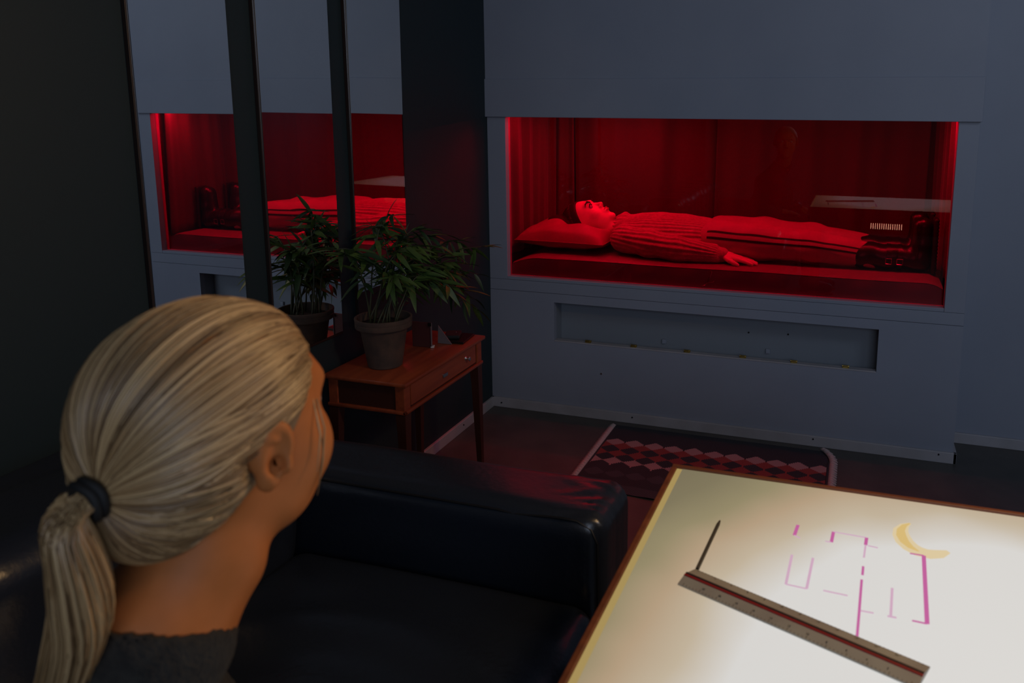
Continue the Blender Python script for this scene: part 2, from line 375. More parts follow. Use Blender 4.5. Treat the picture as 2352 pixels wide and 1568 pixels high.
# slot pocket below the window
sp = MB()
sp.box((SX0 - 0.02, 0.03, SZ0 - 0.08), (SX0, 0.115, SZ1 + 0.02)); sp.box((SX1, 0.03, SZ0 - 0.08), (SX1 + 0.02, 0.115, SZ1 + 0.02))
sp.box((SX0 - 0.02, 0.095, SZ0 - 0.08), (SX1 + 0.02, 0.115, SZ1 + 0.02)); sp.box((SX0 - 0.02, 0.03, SZ1), (SX1 + 0.02, 0.115, SZ1 + 0.02)); sp.box((SX0 - 0.02, 0.03, SZ0 - 0.1), (SX1 + 0.02, 0.115, SZ0 - 0.08))
struct('slot_pocket', sp, 'slot', wf)
struct('slot_lip', MB().box((SX0 + 0.001, -0.002, SZ0 - 0.003), (SX1 - 0.001, 0.032, SZ0 + 0.003), .0015), 'skirting', wf)
for x in (0.47, 0.681, 0.92, 1.159, 1.37, 1.576):
    lt = MB().box((x - 0.013, 0.004, SZ0 + 0.002), (x + 0.013, 0.022, SZ0 + 0.006), .001).tube([(x - 0.014, 0.014, SZ0 + 0.009), (x + 0.014, 0.014, SZ0 + 0.009)], 0.0045, 8)
    lt.box((x - 0.009, 0.006, SZ0 + 0.005), (x + 0.009, 0.010, SZ0 + 0.013), .001)
    struct('hinge', lt, 'brass', wf)
for x, z in ((1.17, 0.434), (1.336, 0.441)): nail((x, 0.095, z), (0, -1, 0), wf, 0.004, name='screw')
for x in (0.80, 1.255): struct('paper_tab', MB().prism([(x - 0.008, 0.085), (x + 0.008, 0.085), (x + 0.010, 0.092), (x - 0.010, 0.092)], 0.352, 0.370), 'wall', wf)
nail((0.536, 0.0, 0.211), (0, -1, 0), wf, 0.0045, 'steel', 'screw')
bf = struct('baseboard_front', MB().box((0, -0.013, 0), (BW + 0.013, 0.0, HB), .002).box((BW, -0.013, 0), (BW + 0.013, RY - 0.013, HB), .002), 'skirting')
for x, z in ((0.052, 0.022), (0.685, 0.029), (1.464, 0.033), (1.948, 0.034)): nail((x, -0.013, z), (0, -1, 0), bf)
# window of the alcove
w0 = struct('window_1', MB().box((WX0 - 0.004, 0.03, WZ0 - 0.012), (WX1 + 0.004, 0.05, WZ0), .002).box((WX0 - 0.012, 0.03, WZ0 - 0.012), (WX0, 0.05, 1.375), .002).box((WX1, 0.03, WZ0 - 0.012), (WX1 + 0.012, 0.05, 1.375), .002), 'skirting')
struct('glass_pane', MB().box((WX0 - 0.003, 0.031, WZ0 - 0.003), (WX1 + 0.003, 0.036, 1.374)), 'glass_red', w0)
# alcove lining
AD = 0.82
al = MB()
al.box((0.0, 0.05, 0.44), (0.02, AD, 1.44)).box((1.985, 0.05, 0.44), (2.0, AD, 1.44)).box((0, AD, 0.40), (2.0, AD + 0.03, 1.44)).box((0, 0.03, 0.52), (2.0, AD, 0.57)).box((0, 0.03, 1.385), (2.0, AD, 1.44))
struct('alcove_lining', al, 'curtain_dark', wf)
# led strip behind the fascia
led = build('led_strip', MB().box((0.12, 0.056, 1.379), (1.90, 0.066, 1.385), .001), 'led'); tag(led, 'red glowing light strip along the top edge of the glazed alcove', 'light strip')

# ------------------------------------------------------------ curtains
def curtain(path, z0, z1, amp, per, label, seed=0, th=0.004, lean=0.0):
    rs = np.random.default_rng(seed); (x0, y0), (x1, y1) = path
    L = math.hypot(x1 - x0, y1 - y0); n = int(L / 0.006) + 2; dx, dy = (x1 - x0) / L, (y1 - y0) / L
    ph = rs.uniform(0, 6, 4)
    def off(s, t):
        a = amp * (math.sin(2 * PI * s / per + ph[0] + 0.6 * math.sin(2 * PI * s / (per * 2.7) + ph[1])) + 0.35 * math.sin(2 * PI * s / (per * 0.43) + ph[2] + t * 0.5))
        return a * (1.0 - 0.35 * t)
    F_ = []; B_ = []
    for i in range(n):
        s = L * i / (n - 1); rf = []; rb = []
        for j in range(15):
            t = j / 14; z = z1 + (z0 - z1) * t; o = off(s, t) + lean * t; sh = 0.02 * t * math.sin(s * 9 + ph[3])
            px = x0 + dx * (s + sh) - dy * o; py = y0 + dy * (s + sh) + dx * o
            rf.append((px, py, z)); rb.append((px - dy * th, py + dx * th, z))
        F_.append(rf); B_.append(rb)
    mb = MB(); mb.grid(F_); mb.grid(B_); m_ = 15
    k = n * m_
    for i in range(n - 1):
        for j in (0, m_ - 1): mb.f.append((i * m_ + j, (i + 1) * m_ + j, k + (i + 1) * m_ + j, k + i * m_ + j)); mb.mi.append(0)
    for i in (0, n - 1):
        for j in range(m_ - 1): mb.f.append((i * m_ + j, i * m_ + j + 1, k + i * m_ + j + 1, k + i * m_ + j)); mb.mi.append(0)
    o = build('curtain', mb, 'curtain', None, True); return tag(o, label, 'curtain', 'curtains lining the red alcove')
curtain(((0.062, 0.700), (0.150, 0.722)), 0.70, 1.375, 0.010, 0.075, 'narrow gathered red curtain panel in the back left corner behind the pillow', 1)
curtain(((0.13, 0.778), (0.93, 0.775)), 0.70, 1.375, 0.016, 0.29, 'brightly lit middle curtain panel behind the face and chest', 2)
curtain(((0.905, 0.715), (1.89, 0.755)), 0.70, 1.375, 0.015, 0.26, 'widest dark red curtain panel behind the legs', 3)
curtain(((0.045, 0.075), (0.05, 0.70)), 0.70, 1.375, 0.011, 0.16, 'red curtain on the left end wall beside the pillow', 4)
curtain(((1.925, 0.745), (1.945, 0.10)), 0.70, 1.375, 0.011, 0.16, 'red curtain on the right end wall beyond the boots', 5)

# ------------------------------------------------------------ mattress and pillow
BZ = 0.712
mt = MB()
nx, ny = 90, 34
def mtop(x, y):
    z = BZ - 0.03 * max(0, (0.13 - (x - 0.09)) / 0.13) ** 2 - 0.018 * max(0, ((x - 1.86)) / 0.06) ** 2
    e = max(0, (0.085 - y) / 0.03); z -= 0.010 * e * e + 0.0012 * math.sin(x * 9)
    return z
T = [[(0.085 + (1.925 - 0.085) * i / nx, 0.062 + (0.70 - 0.062) * j / ny, 0) for j in range(ny + 1)] for i in range(nx + 1)]
T = [[(x, y, mtop(x, y)) for x, y, _ in row] for row in T]
mt.grid(T)
Fp = [[(0.085 + 1.84 * i / nx, 0.058 - 0.006 * math.sin(PI * j / 6) + 0.001 * math.sin(i * .7 + j), mtop(0.085 + 1.84 * i / nx, 0.062) - 0.0015 - (mtop(0.085 + 1.84 * i / nx, 0.062) - 0.575) * j / 6) for j in range(7)] for i in range(nx + 1)]
mt.grid(Fp)
mt.box((0.086, 0.066, 0.572), (1.924, 0.699, 0.668))
mat_o = thing('mattress', (1.0, 0.38, 0.571), 'long vinyl covered mattress under the lying person in the alcove', 'mattress')
build('mattress_cover', mt, 'mattress', mat_o, True)
build('seam_piping', MB().tube([(0.088 + 1.834 * i / 60, 0.053, 0.601 + 0.0015 * math.sin(i)) for i in range(61)], 0.0022, 6), 'mattress', mat_o)
# folded satin pillow
def pillow(c, sx, sy, sz, rz=0.0, nu=40, nv=34):
    rows_t = []; rows_b = []
    cz, sn = math.cos(rz), math.sin(rz)
    for i in range(nu + 1):
        u = -1 + 2 * i / nu; rt = []; rb = []
        for j in range(nv + 1):
            v = -1 + 2 * j / nv
            e = (max(0, 1 - abs(u) ** 2.6) * max(0, 1 - abs(v) ** 2.6)) ** 0.42
            pin = 1 + 0.07 * (u * u * v * v) - 0.05 * (u * u + v * v) / 2
            x, y = u * sx * pin, v * sy * pin
            wr_ = 0.004 * math.sin(9 * u + 3 * v) * e + 0.003 * math.sin(14 * v - 5 * u) * e
            dent = 0.072 * math.exp(-(((x - 0.075) / 0.095) ** 4 + ((y + 0.01) / 0.095) ** 4))
            zt = sz * e + wr_ - dent * e; zb = -sz * 0.55 * e - wr_ * 0.5
            X, Y = c[0] + x * cz - y * sn, c[1] + x * sn + y * cz
            rt.append((X, Y, c[2] + zt)); rb.append((X, Y, c[2] + zb))
        rows_t.append(rt); rows_b.append(rb)
    return MB().grid(rows_t).grid(rows_b)
pl = build('pillow', pillow((0.285, 0.385, 0.767), 0.215, 0.235, 0.090, -0.04), 'pillow', None, True)
tag(pl, 'plump satin cushion under the head of the lying person', 'pillow')
def rim(c, sx, sy, rz, n=120):
    pts = []
    for k in range(n + 1):
        a = 2 * PI * k / n; cu, sv = math.cos(a), math.sin(a)
        m_ = max(abs(cu), abs(sv)); u, v = cu / m_, sv / m_
        pin = 1 + 0.07 * (u * u * v * v) - 0.05 * (u * u + v * v) / 2
        x, y = u * sx * pin, v * sy * pin
        pts.append((c[0] + x * math.cos(rz) - y * math.sin(rz), c[1] + x * math.sin(rz) + y * math.cos(rz), c[2]))
    return pts
build('piping', MB().tube(rim((0.285, 0.385, 0.767), 0.215, 0.235, -0.04), 0.0028, 6, False), 'pillow', pl)
# bent wire clasp hanging on the mattress front
wc = MB()
wc.tube([(0.985, 0.045, 0.640), (1.003, 0.044, 0.664), (1.012, 0.046, 0.700), (1.006, 0.045, 0.704), (0.998, 0.044, 0.668), (0.990, 0.045, 0.655)], 0.0016, 6)
wc.tube([(0.992, 0.044, 0.652), (1.018, 0.044, 0.655), (1.022, 0.045, 0.660)], 0.0014, 6).tube([(0.985, 0.045, 0.640), (0.965, 0.046, 0.631)], 0.0018, 6)
tag(build('wire_clasp', wc, 'steel', None, True), 'small bent wire clasp in front of the mattress, below the hand', 'clasp')

# ============================================================ MIRRORS
def mirror(y0, y1, label, tilt):
    zc0, zc1 = 0.668, 2.12
    t = thing('wall_mirror', (0, (y0 + y1) / 2, zc0), label, 'mirror', 'tall mirrors on the dark left wall')
    build('backing_board', MB().box((0.0006, y0, zc0), (XM - 0.003, y1, zc1), .001), 'dark_wood', t)
    zm = 1.2   # the sheet leans by a hair about its middle height
    def X(z): return XM + tilt * (z - zm)
    g = MB(); a = 0.002
    g.add([(X(zc0), y0 + a, zc0 + a), (X(zc0), y1 - a, zc0 + a), (X(zc1), y1 - a, zc1 - a), (X(zc1), y0 + a, zc1 - a),
           (XM - 0.006, y0 + a, zc0 + a), (XM - 0.006, y1 - a, zc0 + a), (XM - 0.006, y1 - a, zc1 - a), (XM - 0.006, y0 + a, zc1 - a)],
          [(0, 1, 2, 3), (4, 7, 6, 5), (0, 4, 5, 1), (1, 5, 6, 2), (2, 6, 7, 3), (3, 7, 4, 0)])
    build('mirror_glass', g, 'mirror', t)
    e = MB().box((0.0006, y0 - 0.004, zc0 - 0.003), (XM - 0.002, y0, zc1), .001).box((0.0006, y0 - 0.004, zc0 - 0.006), (XM - 0.002, y1, zc0), .001)
    build('wood_edge', e, 'dark_wood', t)
mirror(-1.842, -1.543, 'leftmost tall wall mirror, reflecting the empty end of the red window', 0.0)
mirror(-1.441, -1.125, 'middle tall wall mirror, reflecting the plant pot and boots', 0.004)
mirror(-1.032, -0.719, 'tall wall mirror nearest the room corner, directly behind the plant', 0.007)

# ============================================================ SIDE TABLE
TX0, TX1, TY0, TY1, TZ = 0.022, 0.318, -1.258, -0.708, 0.5665
st = thing('side_table', ((TX0 + TX1) / 2, (TY0 + TY1) / 2, 0), 'small reddish mahogany side table with a drawer, under the potted plant', 'table')
build('table_top', MB().box((TX0, TY0, TZ - 0.014), (TX1, TY1, TZ), .005), 'mahogany', st, 'auto')
a0, a1, c0, c1 = TX0 + 0.012, TX1 - 0.012, TY0 + 0.012, TY1 - 0.012
build('apron', MB().box((a0, c0 + 0.02, 0.474), (a0 + 0.012, c1 - 0.02, TZ - 0.014)).box((a0 + 0.02, c1 - 0.014, 0.474), (a1 - 0.02, c1 - 0.002, TZ - 0.014)), 'mahogany', st)
build('end_panel', MB().box((a0 + 0.02, c0 + 0.004, 0.474), (a1 - 0.02, c0 + 0.014, TZ - 0.014)), 'mahogany_dark', st)
build('bottom_moulding', MB().box((a0 - 0.004, c0 - 0.004, 0.462), (a1 + 0.005, c0 + 0.008, 0.474), .004).box((a1 - 0.008, c0 - 0.004, 0.462), (a1 + 0.005, c1 + 0.004, 0.474), .004), 'mahogany', st, 'auto')
dr = build('drawer', MB().box((a1 - 0.014, c0 + 0.040, 0.480), (a1 - 0.001, c1 - 0.045, TZ - 0.019), .002), 'mahogany', st)
build('drawer_runner', MB().box((a1 - 0.018, c0 + 0.02, 0.473), (a1 - 0.006, c1 - 0.02, TZ - 0.013)), 'mahogany_dark', st)
kp = MB().box((a1 - 0.002, -1.010, 0.502), (a1 + 0.003, -0.978, 0.515), .0015)
build('handle_plate', kp, 'steel', dr)
kn = MB(); kn.tube([(a1 - 0.001, -0.842, 0.518), (a1 + 0.004, -0.842, 0.518), (a1 + 0.008, -0.842, 0.518), (a1 + 0.014, -0.842, 0.518), (a1 + 0.016, -0.842, 0.518)], [0.0085, 0.0035, 0.0035, 0.0085, 0.006], 16)
build('knob', kn, 'steel', dr, 'auto')
for (lx, ly) in ((a0, c0), (a1 - 0.034, c0), (a0, c1 - 0.034), (a1 - 0.034, c1 - 0.034)):
    sx, sy = (1 if lx == a0 else -1), (1 if ly == c0 else -1)
    cx, cy = lx + 0.017, ly + 0.017; ox, oy = cx - sx * 0.017, cy - sy * 0.017
    vs = []
    for z, wd in ((0.0, 0.016), (0.40, 0.030), (0.46, 0.034)):
        for dx, dy in ((0, 0), (1, 0), (1, 1), (0, 1)): vs.append((ox + sx * wd * dx, oy + sy * wd * dy, z))
    fs = [(0, 1, 2, 3), (8, 9, 10, 11)] + [(r * 4 + k, r * 4 + (k + 1) % 4, r * 4 + 4 + (k + 1) % 4, r * 4 + 4 + k) for r in (0, 1) for k in range(4)]
    lg = MB().add(vs, fs)
    build('leg', lg, 'mahogany_dark', st)
    build('corner_block', MB().box((lx, ly, 0.46), (lx + 0.034, ly + 0.034, TZ - 0.0135), .003), 'mahogany', st)

# ------------------------------------------------------------ potted plant
PX, PY = 0.160, -1.118
pp = thing('potted_plant', (PX, PY, TZ), 'leafy green bamboo like plant in a worn terracotta pot on the side table', 'plant')
PR = 0.093
pot = build('pot', MB().lathe([(0.050, 0.0), (0.054, 0.003), (0.062, 0.05), (0.074, 0.128), (0.0755, 0.130), (0.0875, 0.131), (0.089, 0.134), (0.0895, 0.146), (0.0880, 0.147), (0.0885, 0.149), (0.0905, 0.158), (0.0900, 0.162), (0.0870, 0.1635), (0.0830, 0.162), (0.0800, 0.145), (0.078, 0.135)], (PX, PY, TZ), 56), 'terracotta', pp, 'auto')
build('soil', MB().lathe([(0.079, 0.130), (0.079, 0.138), (0.05, 0.142), (0.01, 0.144)], (PX, PY, TZ), 32), 'soil', pp, True)
def leaf_mesh(seed, L=1.0):
    rs = np.random.default_rng(seed); n = 8; rows = []
    bend = rs.uniform(0.15, 0.55); cup = 0.25; tw = rs.uniform(-.3, .3)
    for i in range(n + 1):
        t = i / n; wdt = 0.105 * L * (math.sin(PI * min(1, t * 1.0) ** 0.75) ** 0.8) * (1 - 0.25 * t) + 0.002
        if t == 1: wdt = 0.001
        x = L * t; z = -bend * L * t * t * 0.5
        rows.append([(x, wdt * s * math.cos(tw * t), z + cup * wdt * abs(s) + wdt * s * math.sin(tw * t)) for s in (-1, 0, 1)])
    lo = [[(p[0], p[1], p[2] - 0.006) for p in r] for r in rows]
    return MB().grid(rows).grid(lo[::-1])
LM = []
for i in range(6):
    mb_ = leaf_mesh(i); me = bpy.data.meshes.new('leaf'); me.from_pydata(mb_.v, [], mb_.f); me.materials.append(M['leaf'] if i < 4 else M['leaf_dark'])
    me.polygons.foreach_set('use_smooth', [True] * len(me.polygons)); LM.append(me)
leaf_n = 0; extra = MB()
def leaf(p, d, L, roll=0.0):
    global leaf_n
    d = Vector(d).normalized(); up = Vector((0, 0, 1)); s = up.cross(d)
    s = s.normalized() if s.length > 0.05 else Vector((1, 0, 0)); n = d.cross(s)
    R = Matrix((d, s, n)).transposed().to_4x4(); R = R @ Matrix.Rotation(roll, 4, 'X')
    if leaf_n >= 299:
        tip = Vector(p) + d * L
        if tip.x < XM + 0.01: return
        q_ = LM[random.randrange(6)]; extra.add([Vector(p) + R.to_3x3() @ (v.co * L) for v in q_.vertices], [tuple(f.vertices) for f in q_.polygons]); leaf_n += 1; return
    o = bpy.data.objects.new('leaf', LM[random.randrange(6)]); C.objects.link(o); o.parent = pp
    q = Vector(p) - Vector((PX, PY, TZ)); o.matrix_basis = Matrix.Translation(q) @ R @ Matrix.Scale(L, 4); leaf_n += 1
    # keep the tips off the mirrors and the wall
    tip = Vector(p) + d * L
    if tip.x < XM + 0.006:
        d2 = Vector((d.x + (XM + 0.008 - tip.x) / L, d.y, d.z)).normalized(); s = up.cross(d2).normalized(); n = d2.cross(s)
        o.matrix_basis = Matrix.Translation(q) @ Matrix((d2, s, n)).transposed().to_4x4() @ Matrix.Scale(L, 4)
# stems: targets given as points in the room, leaning to the right and outwards
targets = [((0.31, -0.78, 0.72), 17), ((0.35, -0.84, 0.70), 16), ((0.28, -0.70, 0.79), 18), ((0.10, -1.07, 1.01), 16), ((0.17, -1.05, 1.045), 15), ((0.17, -1.00, 0.965), 15), ((0.22, -0.98, 0.99), 15), ((0.11, -1.24, 0.945), 16), ((0.06, -1.22, 0.955), 15),
           ((0.20, -0.88, 0.955), 20), ((0.26, -0.76, 0.925), 21), ((0.31, -0.68, 0.890), 21), ((0.26, -0.80, 0.810), 20), ((0.31, -0.86, 0.860), 18), ((0.20, -0.75, 0.760), 16),
           ((0.29, -1.10, 0.960), 14), ((0.26, -1.22, 0.87), 14), ((0.33, -0.96, 0.80), 15), ((0.24, -1.02, 0.90), 16)]
for k, (tg, nl) in enumerate(targets):
    a = k * 2.4; b0 = Vector((PX + 0.045 * math.cos(a), PY + 0.045 * math.sin(a), TZ + 0.138)); tg = Vector(tg)
    top = Vector((b0.x * 0.75 + tg.x * 0.25, b0.y * 0.75 + tg.y * 0.25, max(tg.z + 0.03, b0.z + 0.17)))
    if tg.z < 0.9: top.z = 0.93
    pts = []
    for i in range(15):
        t = i / 14; p = b0 * (1 - t) ** 2 + top * 2 * t * (1 - t) + tg * t * t
        pts.append(p + Vector((random.uniform(-1, 1), random.uniform(-1, 1), 0)) * 0.002)
    build('stem', MB().tube(pts, [0.0030 - 0.0018 * i / 14 for i in range(15)], 6), 'stem', pp, True)
    nl = int(nl * 1.45)
    for i in range(nl):
        t = 0.28 + 0.72 * (i + random.random() * 0.6) / nl; j = min(13, int(t * 14)); fr_ = t * 14 - j; p = pts[j].lerp(pts[min(14, j + 1)], min(1, fr_))
        tang = (pts[min(14, j + 1)] - pts[max(0, j - 1)]).normalized()
        an = random.uniform(0, 2 * PI); side = Vector((math.cos(an), math.sin(an), 0))
        d = tang * random.uniform(0.1, 0.8) + side * random.uniform(0.5, 1.0) + Vector((0.05, 0.1, random.uniform(-0.85, 0.25)))
        leaf(p, d, random.uniform(0.055, 0.105), random.uniform(-.7, .7))
    leaf(pts[-1], (pts[-1] - pts[-3]).normalized() + Vector((0, 0, 0.1)), 0.08)

build('leaf_cluster', extra, 'leaf', pp, True)['kind'] = 'stuff'
# ------------------------------------------------------------ things on the side table
def rbox(cx, cy, z0, sx, sy, sz, rz, mtl, name, label=None, cat=None, parent=None, bev=0.001, lean=0.0):
    mb = MB().box((-sx / 2, -sy / 2, 0), (sx / 2, sy / 2, sz), bev)
    R = Matrix.Rotation(rz, 3, 'Z') @ Matrix.Rotation(lean, 3, 'X')
    mb.v = [tuple(R @ Vector(v) + Vector((cx, cy, z0))) for v in mb.v]
    o = build(name, mb, mtl, parent)
    return tag(o, label, cat) if label else o
fd = rbox(0.172, -0.905, TZ + 0.0005, 0.072, 0.007, 0.088, 0.06, 'red_card', 'card_stand', 'dark red upright card standing on the table just behind the pot', 'card')
rbox(0.206, -0.912, TZ + 0.078, 0.013, 0.0012, 0.013, 0.0, 'black_plastic', 'clip', parent=fd)
rbox(0.2085, -0.905, TZ + 0.0005, 0.0012, 0.009, 0.088, 0.06, 'pale_card', 'lit_edge', parent=fd, bev=0.0003)  # pale strip paints the lit right edge of the card
rbox(0.208, -0.898, TZ + 0.0008, 0.012, 0.022, 0.004, 0.4, 'white_plastic', 'foot', parent=fd)
lc = MB().prism([(0, 0), (0.055, 0), (0.0, 0.062)], -0.001, 0.001)
lc.v = [(0.202 + x, -0.856 + y_ * 0.10 + 0.004, TZ + 0.001 + y_) for x, y_, _ in [(v[0], v[1], 0) for v in lc.v[:3]]] + [(0.202 + v[0], -0.853 + v[1] * 0.10 + 0.004, TZ + 0.001 + v[1]) for v in lc.v[3:]]
tag(build('pale_triangle', lc, 'pale_card'), 'pale upright leaflet between the red card and the wallet', 'triangle')  # plain pale triangle, no identified object
rbox(0.244, -0.785, TZ + 0.0005, 0.088, 0.115, 0.007, 0.12, 'black_plastic', 'tray', 'flat shiny black notebook at the far end of the side table', 'notebook')
wl = rbox(0.225, -0.782, TZ + 0.0080, 0.055, 0.072, 0.013, 0.35, 'black_fabric', 'wallet', 'soft black wallet lying on the black notebook', 'wallet', bev=0.004)
build('snap_button', MB().lathe([(0.003, 0), (0.003, 0.0015), (0.0012, 0.0022)], (0.232, -0.772, TZ + 0.0208), 12), 'steel', wl)

# ============================================================ RUG
RX0, RX1, RY0, RY1 = 0.628, 1.535, -0.665, -0.062
M['rug_dark'] = mat('rug_navy_wool', (0.028, 0.030, 0.040), 0.95, bump=((300, 300, 300), 0.6, 0.002))
M['rug_red'] = mat('rug_red_wool', (0.23, 0.045, 0.045), 0.95, bump=((300, 300, 300), 0.6, 0.002))
M['rug_pink'] = mat('rug_pale_pink_wool', (0.34, 0.23, 0.24), 0.95, bump=((300, 300, 300), 0.6, 0.002))
M['rug_fringe'] = mat('rug_fringe_cotton', (0.50, 0.40, 0.41), 0.95)
M['rug_grey'] = mat('rug_slate_wool', (0.05, 0.05, 0.065), 0.95, bump=((300, 300, 300), 0.6, 0.002))
rg = MB(); cw, ch_ = 0.00756, 0.0060
NX, NY = int((RX1 - RX0) / cw), int((RY1 - RY0) / ch_)
PERX = 11; PERY = 12   # cells per diamond
rug = thing('rug', ((RX0 + RX1) / 2, (RY0 + RY1) / 2, 0), 'narrow flat woven rug with rows of red, navy and pink stepped diamonds', 'rug')
def rug_col(i, j):   # j counts from the far edge
    if j < 22: return 0
    if j > 80: return 0 if j < 90 else 3
    jj = j - 22; row = jj / (PERY / 2.0)
    best = None
    for r in range(int(row) - 1, int(row) + 3):
        cyy = r * (PERY / 2.0); off = (PERX / 2.0) * (r % 2)
        cxx = off + PERX * round((i - off) / PERX)
        d = abs(i - cxx) / (PERX / 2.0) + abs(jj - cyy) / (PERY / 2.0)
        if best is None or d < best[0]: best = (d, r)
    r = best[1]
    seq = {0: 0, 1: 2, 2: 1, 3: 0, 4: 1, 5: 0, 6: 2, 7: 0, 8: 0, 9: 3}
    return seq.get(r, 0) if r >= 0 else 0
vi = {}
def gv(i, j):
    if (i, j) not in vi:
        vi[(i, j)] = len(rg.v); wob = 0.0015 * math.sin(i * 0.35) * math.sin(j * 0.2)
        edge = 0.006 * math.sin(i * 0.11) * (j / NY) ** 4
        rg.v.append((RX0 + i * cw, RY1 - j * ch_ + edge, 0.0055 + wob + 0.0006 * ((i + j) % 2)))
    return vi[(i, j)]
for i in range(NX):
    for j in range(NY):
        rg.f.append((gv(i, j), gv(i, j + 1), gv(i + 1, j + 1), gv(i + 1, j))); rg.mi.append(rug_col(i, j))
bot = len(rg.v)
rg.m = 0; rg.box((RX0 + .002, RY0 + 0.006, 0.0005), (RX1 - .002, RY1 - 0.004, 0.0036))
build('woven_field', rg, ['rug_dark', 'rug_red', 'rug_pink', 'rug_grey'], rug)
def fringe(x, curl):
    mb = MB(); n = 110
    for k in range(n):
        y = RY1 - 0.004 - (RY1 - RY0 - 0.02) * k / (n - 1)
        dx = 0.0; dz = 0
        if curl and y > -0.16: tt = (y + 0.16) / 0.10; dx = -0.045 * tt * tt; dz = 0.012 * tt
        s = 1 if curl else -1; wv = 0.0025 * math.sin(k * 1.7)
        mb.tube([(x + dx, y, 0.004 + dz), (x + dx + s * 0.012, y + wv, 0.010 + dz), (x + dx + s * 0.030 + wv * .6, y + wv * 1.5, 0.003 + dz)], [0.0026, 0.0030, 0.0020], 5)
    o = build('fringe', mb, 'rug_fringe', rug, True); o['kind'] = 'stuff'
fringe(RX0 - 0.002, False); fringe(RX1 + 0.002, True)
build('edge_binding', MB().box((RX0 - 0.006, RY0 + .01, 0.001), (RX0 + 0.006, RY1 - .004, 0.0062), .001), 'rug_dark', rug)
build('edge_binding', MB().box((RX1 - 0.006, RY0 + .01, 0.001), (RX1 + 0.006, RY1 - 0.10, 0.0062), .001), 'rug_dark', rug)

# ============================================================ SOFA
def rb(c, hs, r):
    c = np.array(c, f32); hs = np.array(hs, f32) - r
    def f(P):
        q = np.abs(P - c) - hs
        return np.sqrt((np.maximum(q, 0) ** 2).sum(1)) + np.minimum(q.max(1), 0) - r
    return f
def disp(f, g): return lambda P: f(P) + g(P)
sf = thing('sofa', (0.66, -2.65, 0), 'low black leather sofa whose arm runs in front of the side table', 'sofa')
def wr_arm(P): return 0.0022 * np.sin(P[:, 0] * 70 + 14 * np.sin(P[:, 1] * 22)) * np.exp(-((P[:, 0] - 1.10) / 0.07) ** 2) + 0.0012 * np.sin(P[:, 0] * 11 + P[:, 1] * 30)
for (y0, y1) in ((-1.905, -1.700), (-3.62, -3.415)):
    a = rb((0.655, (y0 + y1) / 2, 0.34), (0.495, (y1 - y0) / 2, 0.262), 0.045)
    a = disp(a, wr_arm)
    build('armrest', nets(a, (0.13, y0 - .03, 0.05), (1.20, y1 + .03, 0.63), 0.009), 'leather', sf, True)
    yy = y0 + 0.010 if y0 > -2 else y1 - 0.010
    s_ = 1 if y0 > -2 else -1
    build('seam', MB().tube([(0.40 + 0.69 * i / 20, yy, 0.586 - 0.004 * math.sin(i * .9) * (i > 15)) for i in range(21)] + [(1.12, yy, 0.575), (1.134, yy - s_ * .004, 0.55), (1.136, yy - s_ * .006, 0.45), (1.136, yy - s_ * .006, 0.30)], 0.0026, 6), 'piping', sf, True)
def wr_seat(P): return 0.010 * np.sin(P[:, 1] * 26 + 3 * np.sin(P[:, 0] * 6) + 1.2 * np.sin(P[:, 1] * 9)) * np.exp(-((P[:, 1] + 2.55) / 0.45) ** 2) * (P[:, 2] > 0.3) * 0.8
for (y0, y1) in ((-2.655, -1.912), (-3.408, -2.665)):
    a = disp(rb((0.79, (y0 + y1) / 2, 0.335), (0.355, (y1 - y0) / 2, 0.105), 0.05), wr_seat)
    build('seat_cushion', nets(a, (0.40, y0 - .02, 0.2), (1.18, y1 + .02, 0.47), 0.010), 'leather', sf, True)
for (y0, y1) in ((-2.655, -1.912), (-3.408, -2.665)):
    a = rb((0.34, (y0 + y1) / 2, 0.57), (0.125, (y1 - y0) / 2, 0.20), 0.07)
    a = disp(a, lambda P: 0.004 * np.sin(P[:, 2] * 30 + P[:, 1] * 12) + 0.003 * np.sin(P[:, 1] * 40))
    build('back_cushion', nets(a, (0.18, y0 - .02, 0.35), (0.50, y1 + .02, 0.80), 0.010), 'leather', sf, True)
    build('seam', MB().tube([(0.462, y0 + 0.05 + (y1 - y0 - 0.1) * i / 14, 0.70) for i in range(15)], 0.0026, 6), 'piping', sf, True)
build('back_frame', nets(rb((0.19, -2.66, 0.40), (0.075, 0.94, 0.34), 0.04), (0.10, -3.63, 0.04), (0.29, -1.69, 0.76), 0.012), 'leather', sf, True)
build('seat_base', MB().box((0.16, -3.43, 0.06), (1.12, -1.89, 0.235), .01), 'leather', sf)
for lx in (0.2, 1.1):
    for ly in (-3.55, -1.77): build('foot', MB().box((lx - .03, ly - .03, 0.0), (lx + .03, ly + .03, 0.08), .004), 'dark_wood', sf)

# ============================================================ LIGHT TABLE
LX0, LX1, LY0, LY1, LZ = 1.298, 2.238, -2.665, -1.935, 0.75
lt = thing('light_table', ((LX0 + LX1) / 2, (LY0 + LY1) / 2, 0), 'glowing drafting light table with orange wooden rim and a floor plan on it', 'table')
w_ = 0.010
build('wooden_rim', MB().box((LX0 - w_, LY1, 0.712), (LX1 + w_, LY1 + w_, LZ + 0.004), .002).box((LX0 - w_, LY0 - w_, 0.712), (LX1 + w_, LY0, LZ + 0.004), .002).box((LX0 - w_, LY0, 0.712), (LX0, LY1, LZ + 0.0035), .002).box((LX1, LY0, 0.712), (LX1 + w_, LY1, LZ + 0.0035), .002), 'table_wood', lt)
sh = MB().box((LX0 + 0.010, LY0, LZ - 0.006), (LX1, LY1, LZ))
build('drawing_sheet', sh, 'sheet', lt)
build('sheet_border', MB().box((LX0, LY0, LZ - 0.008), (LX0 + 0.010, LY1, LZ - 0.0005)), 'yellow_edge', lt)
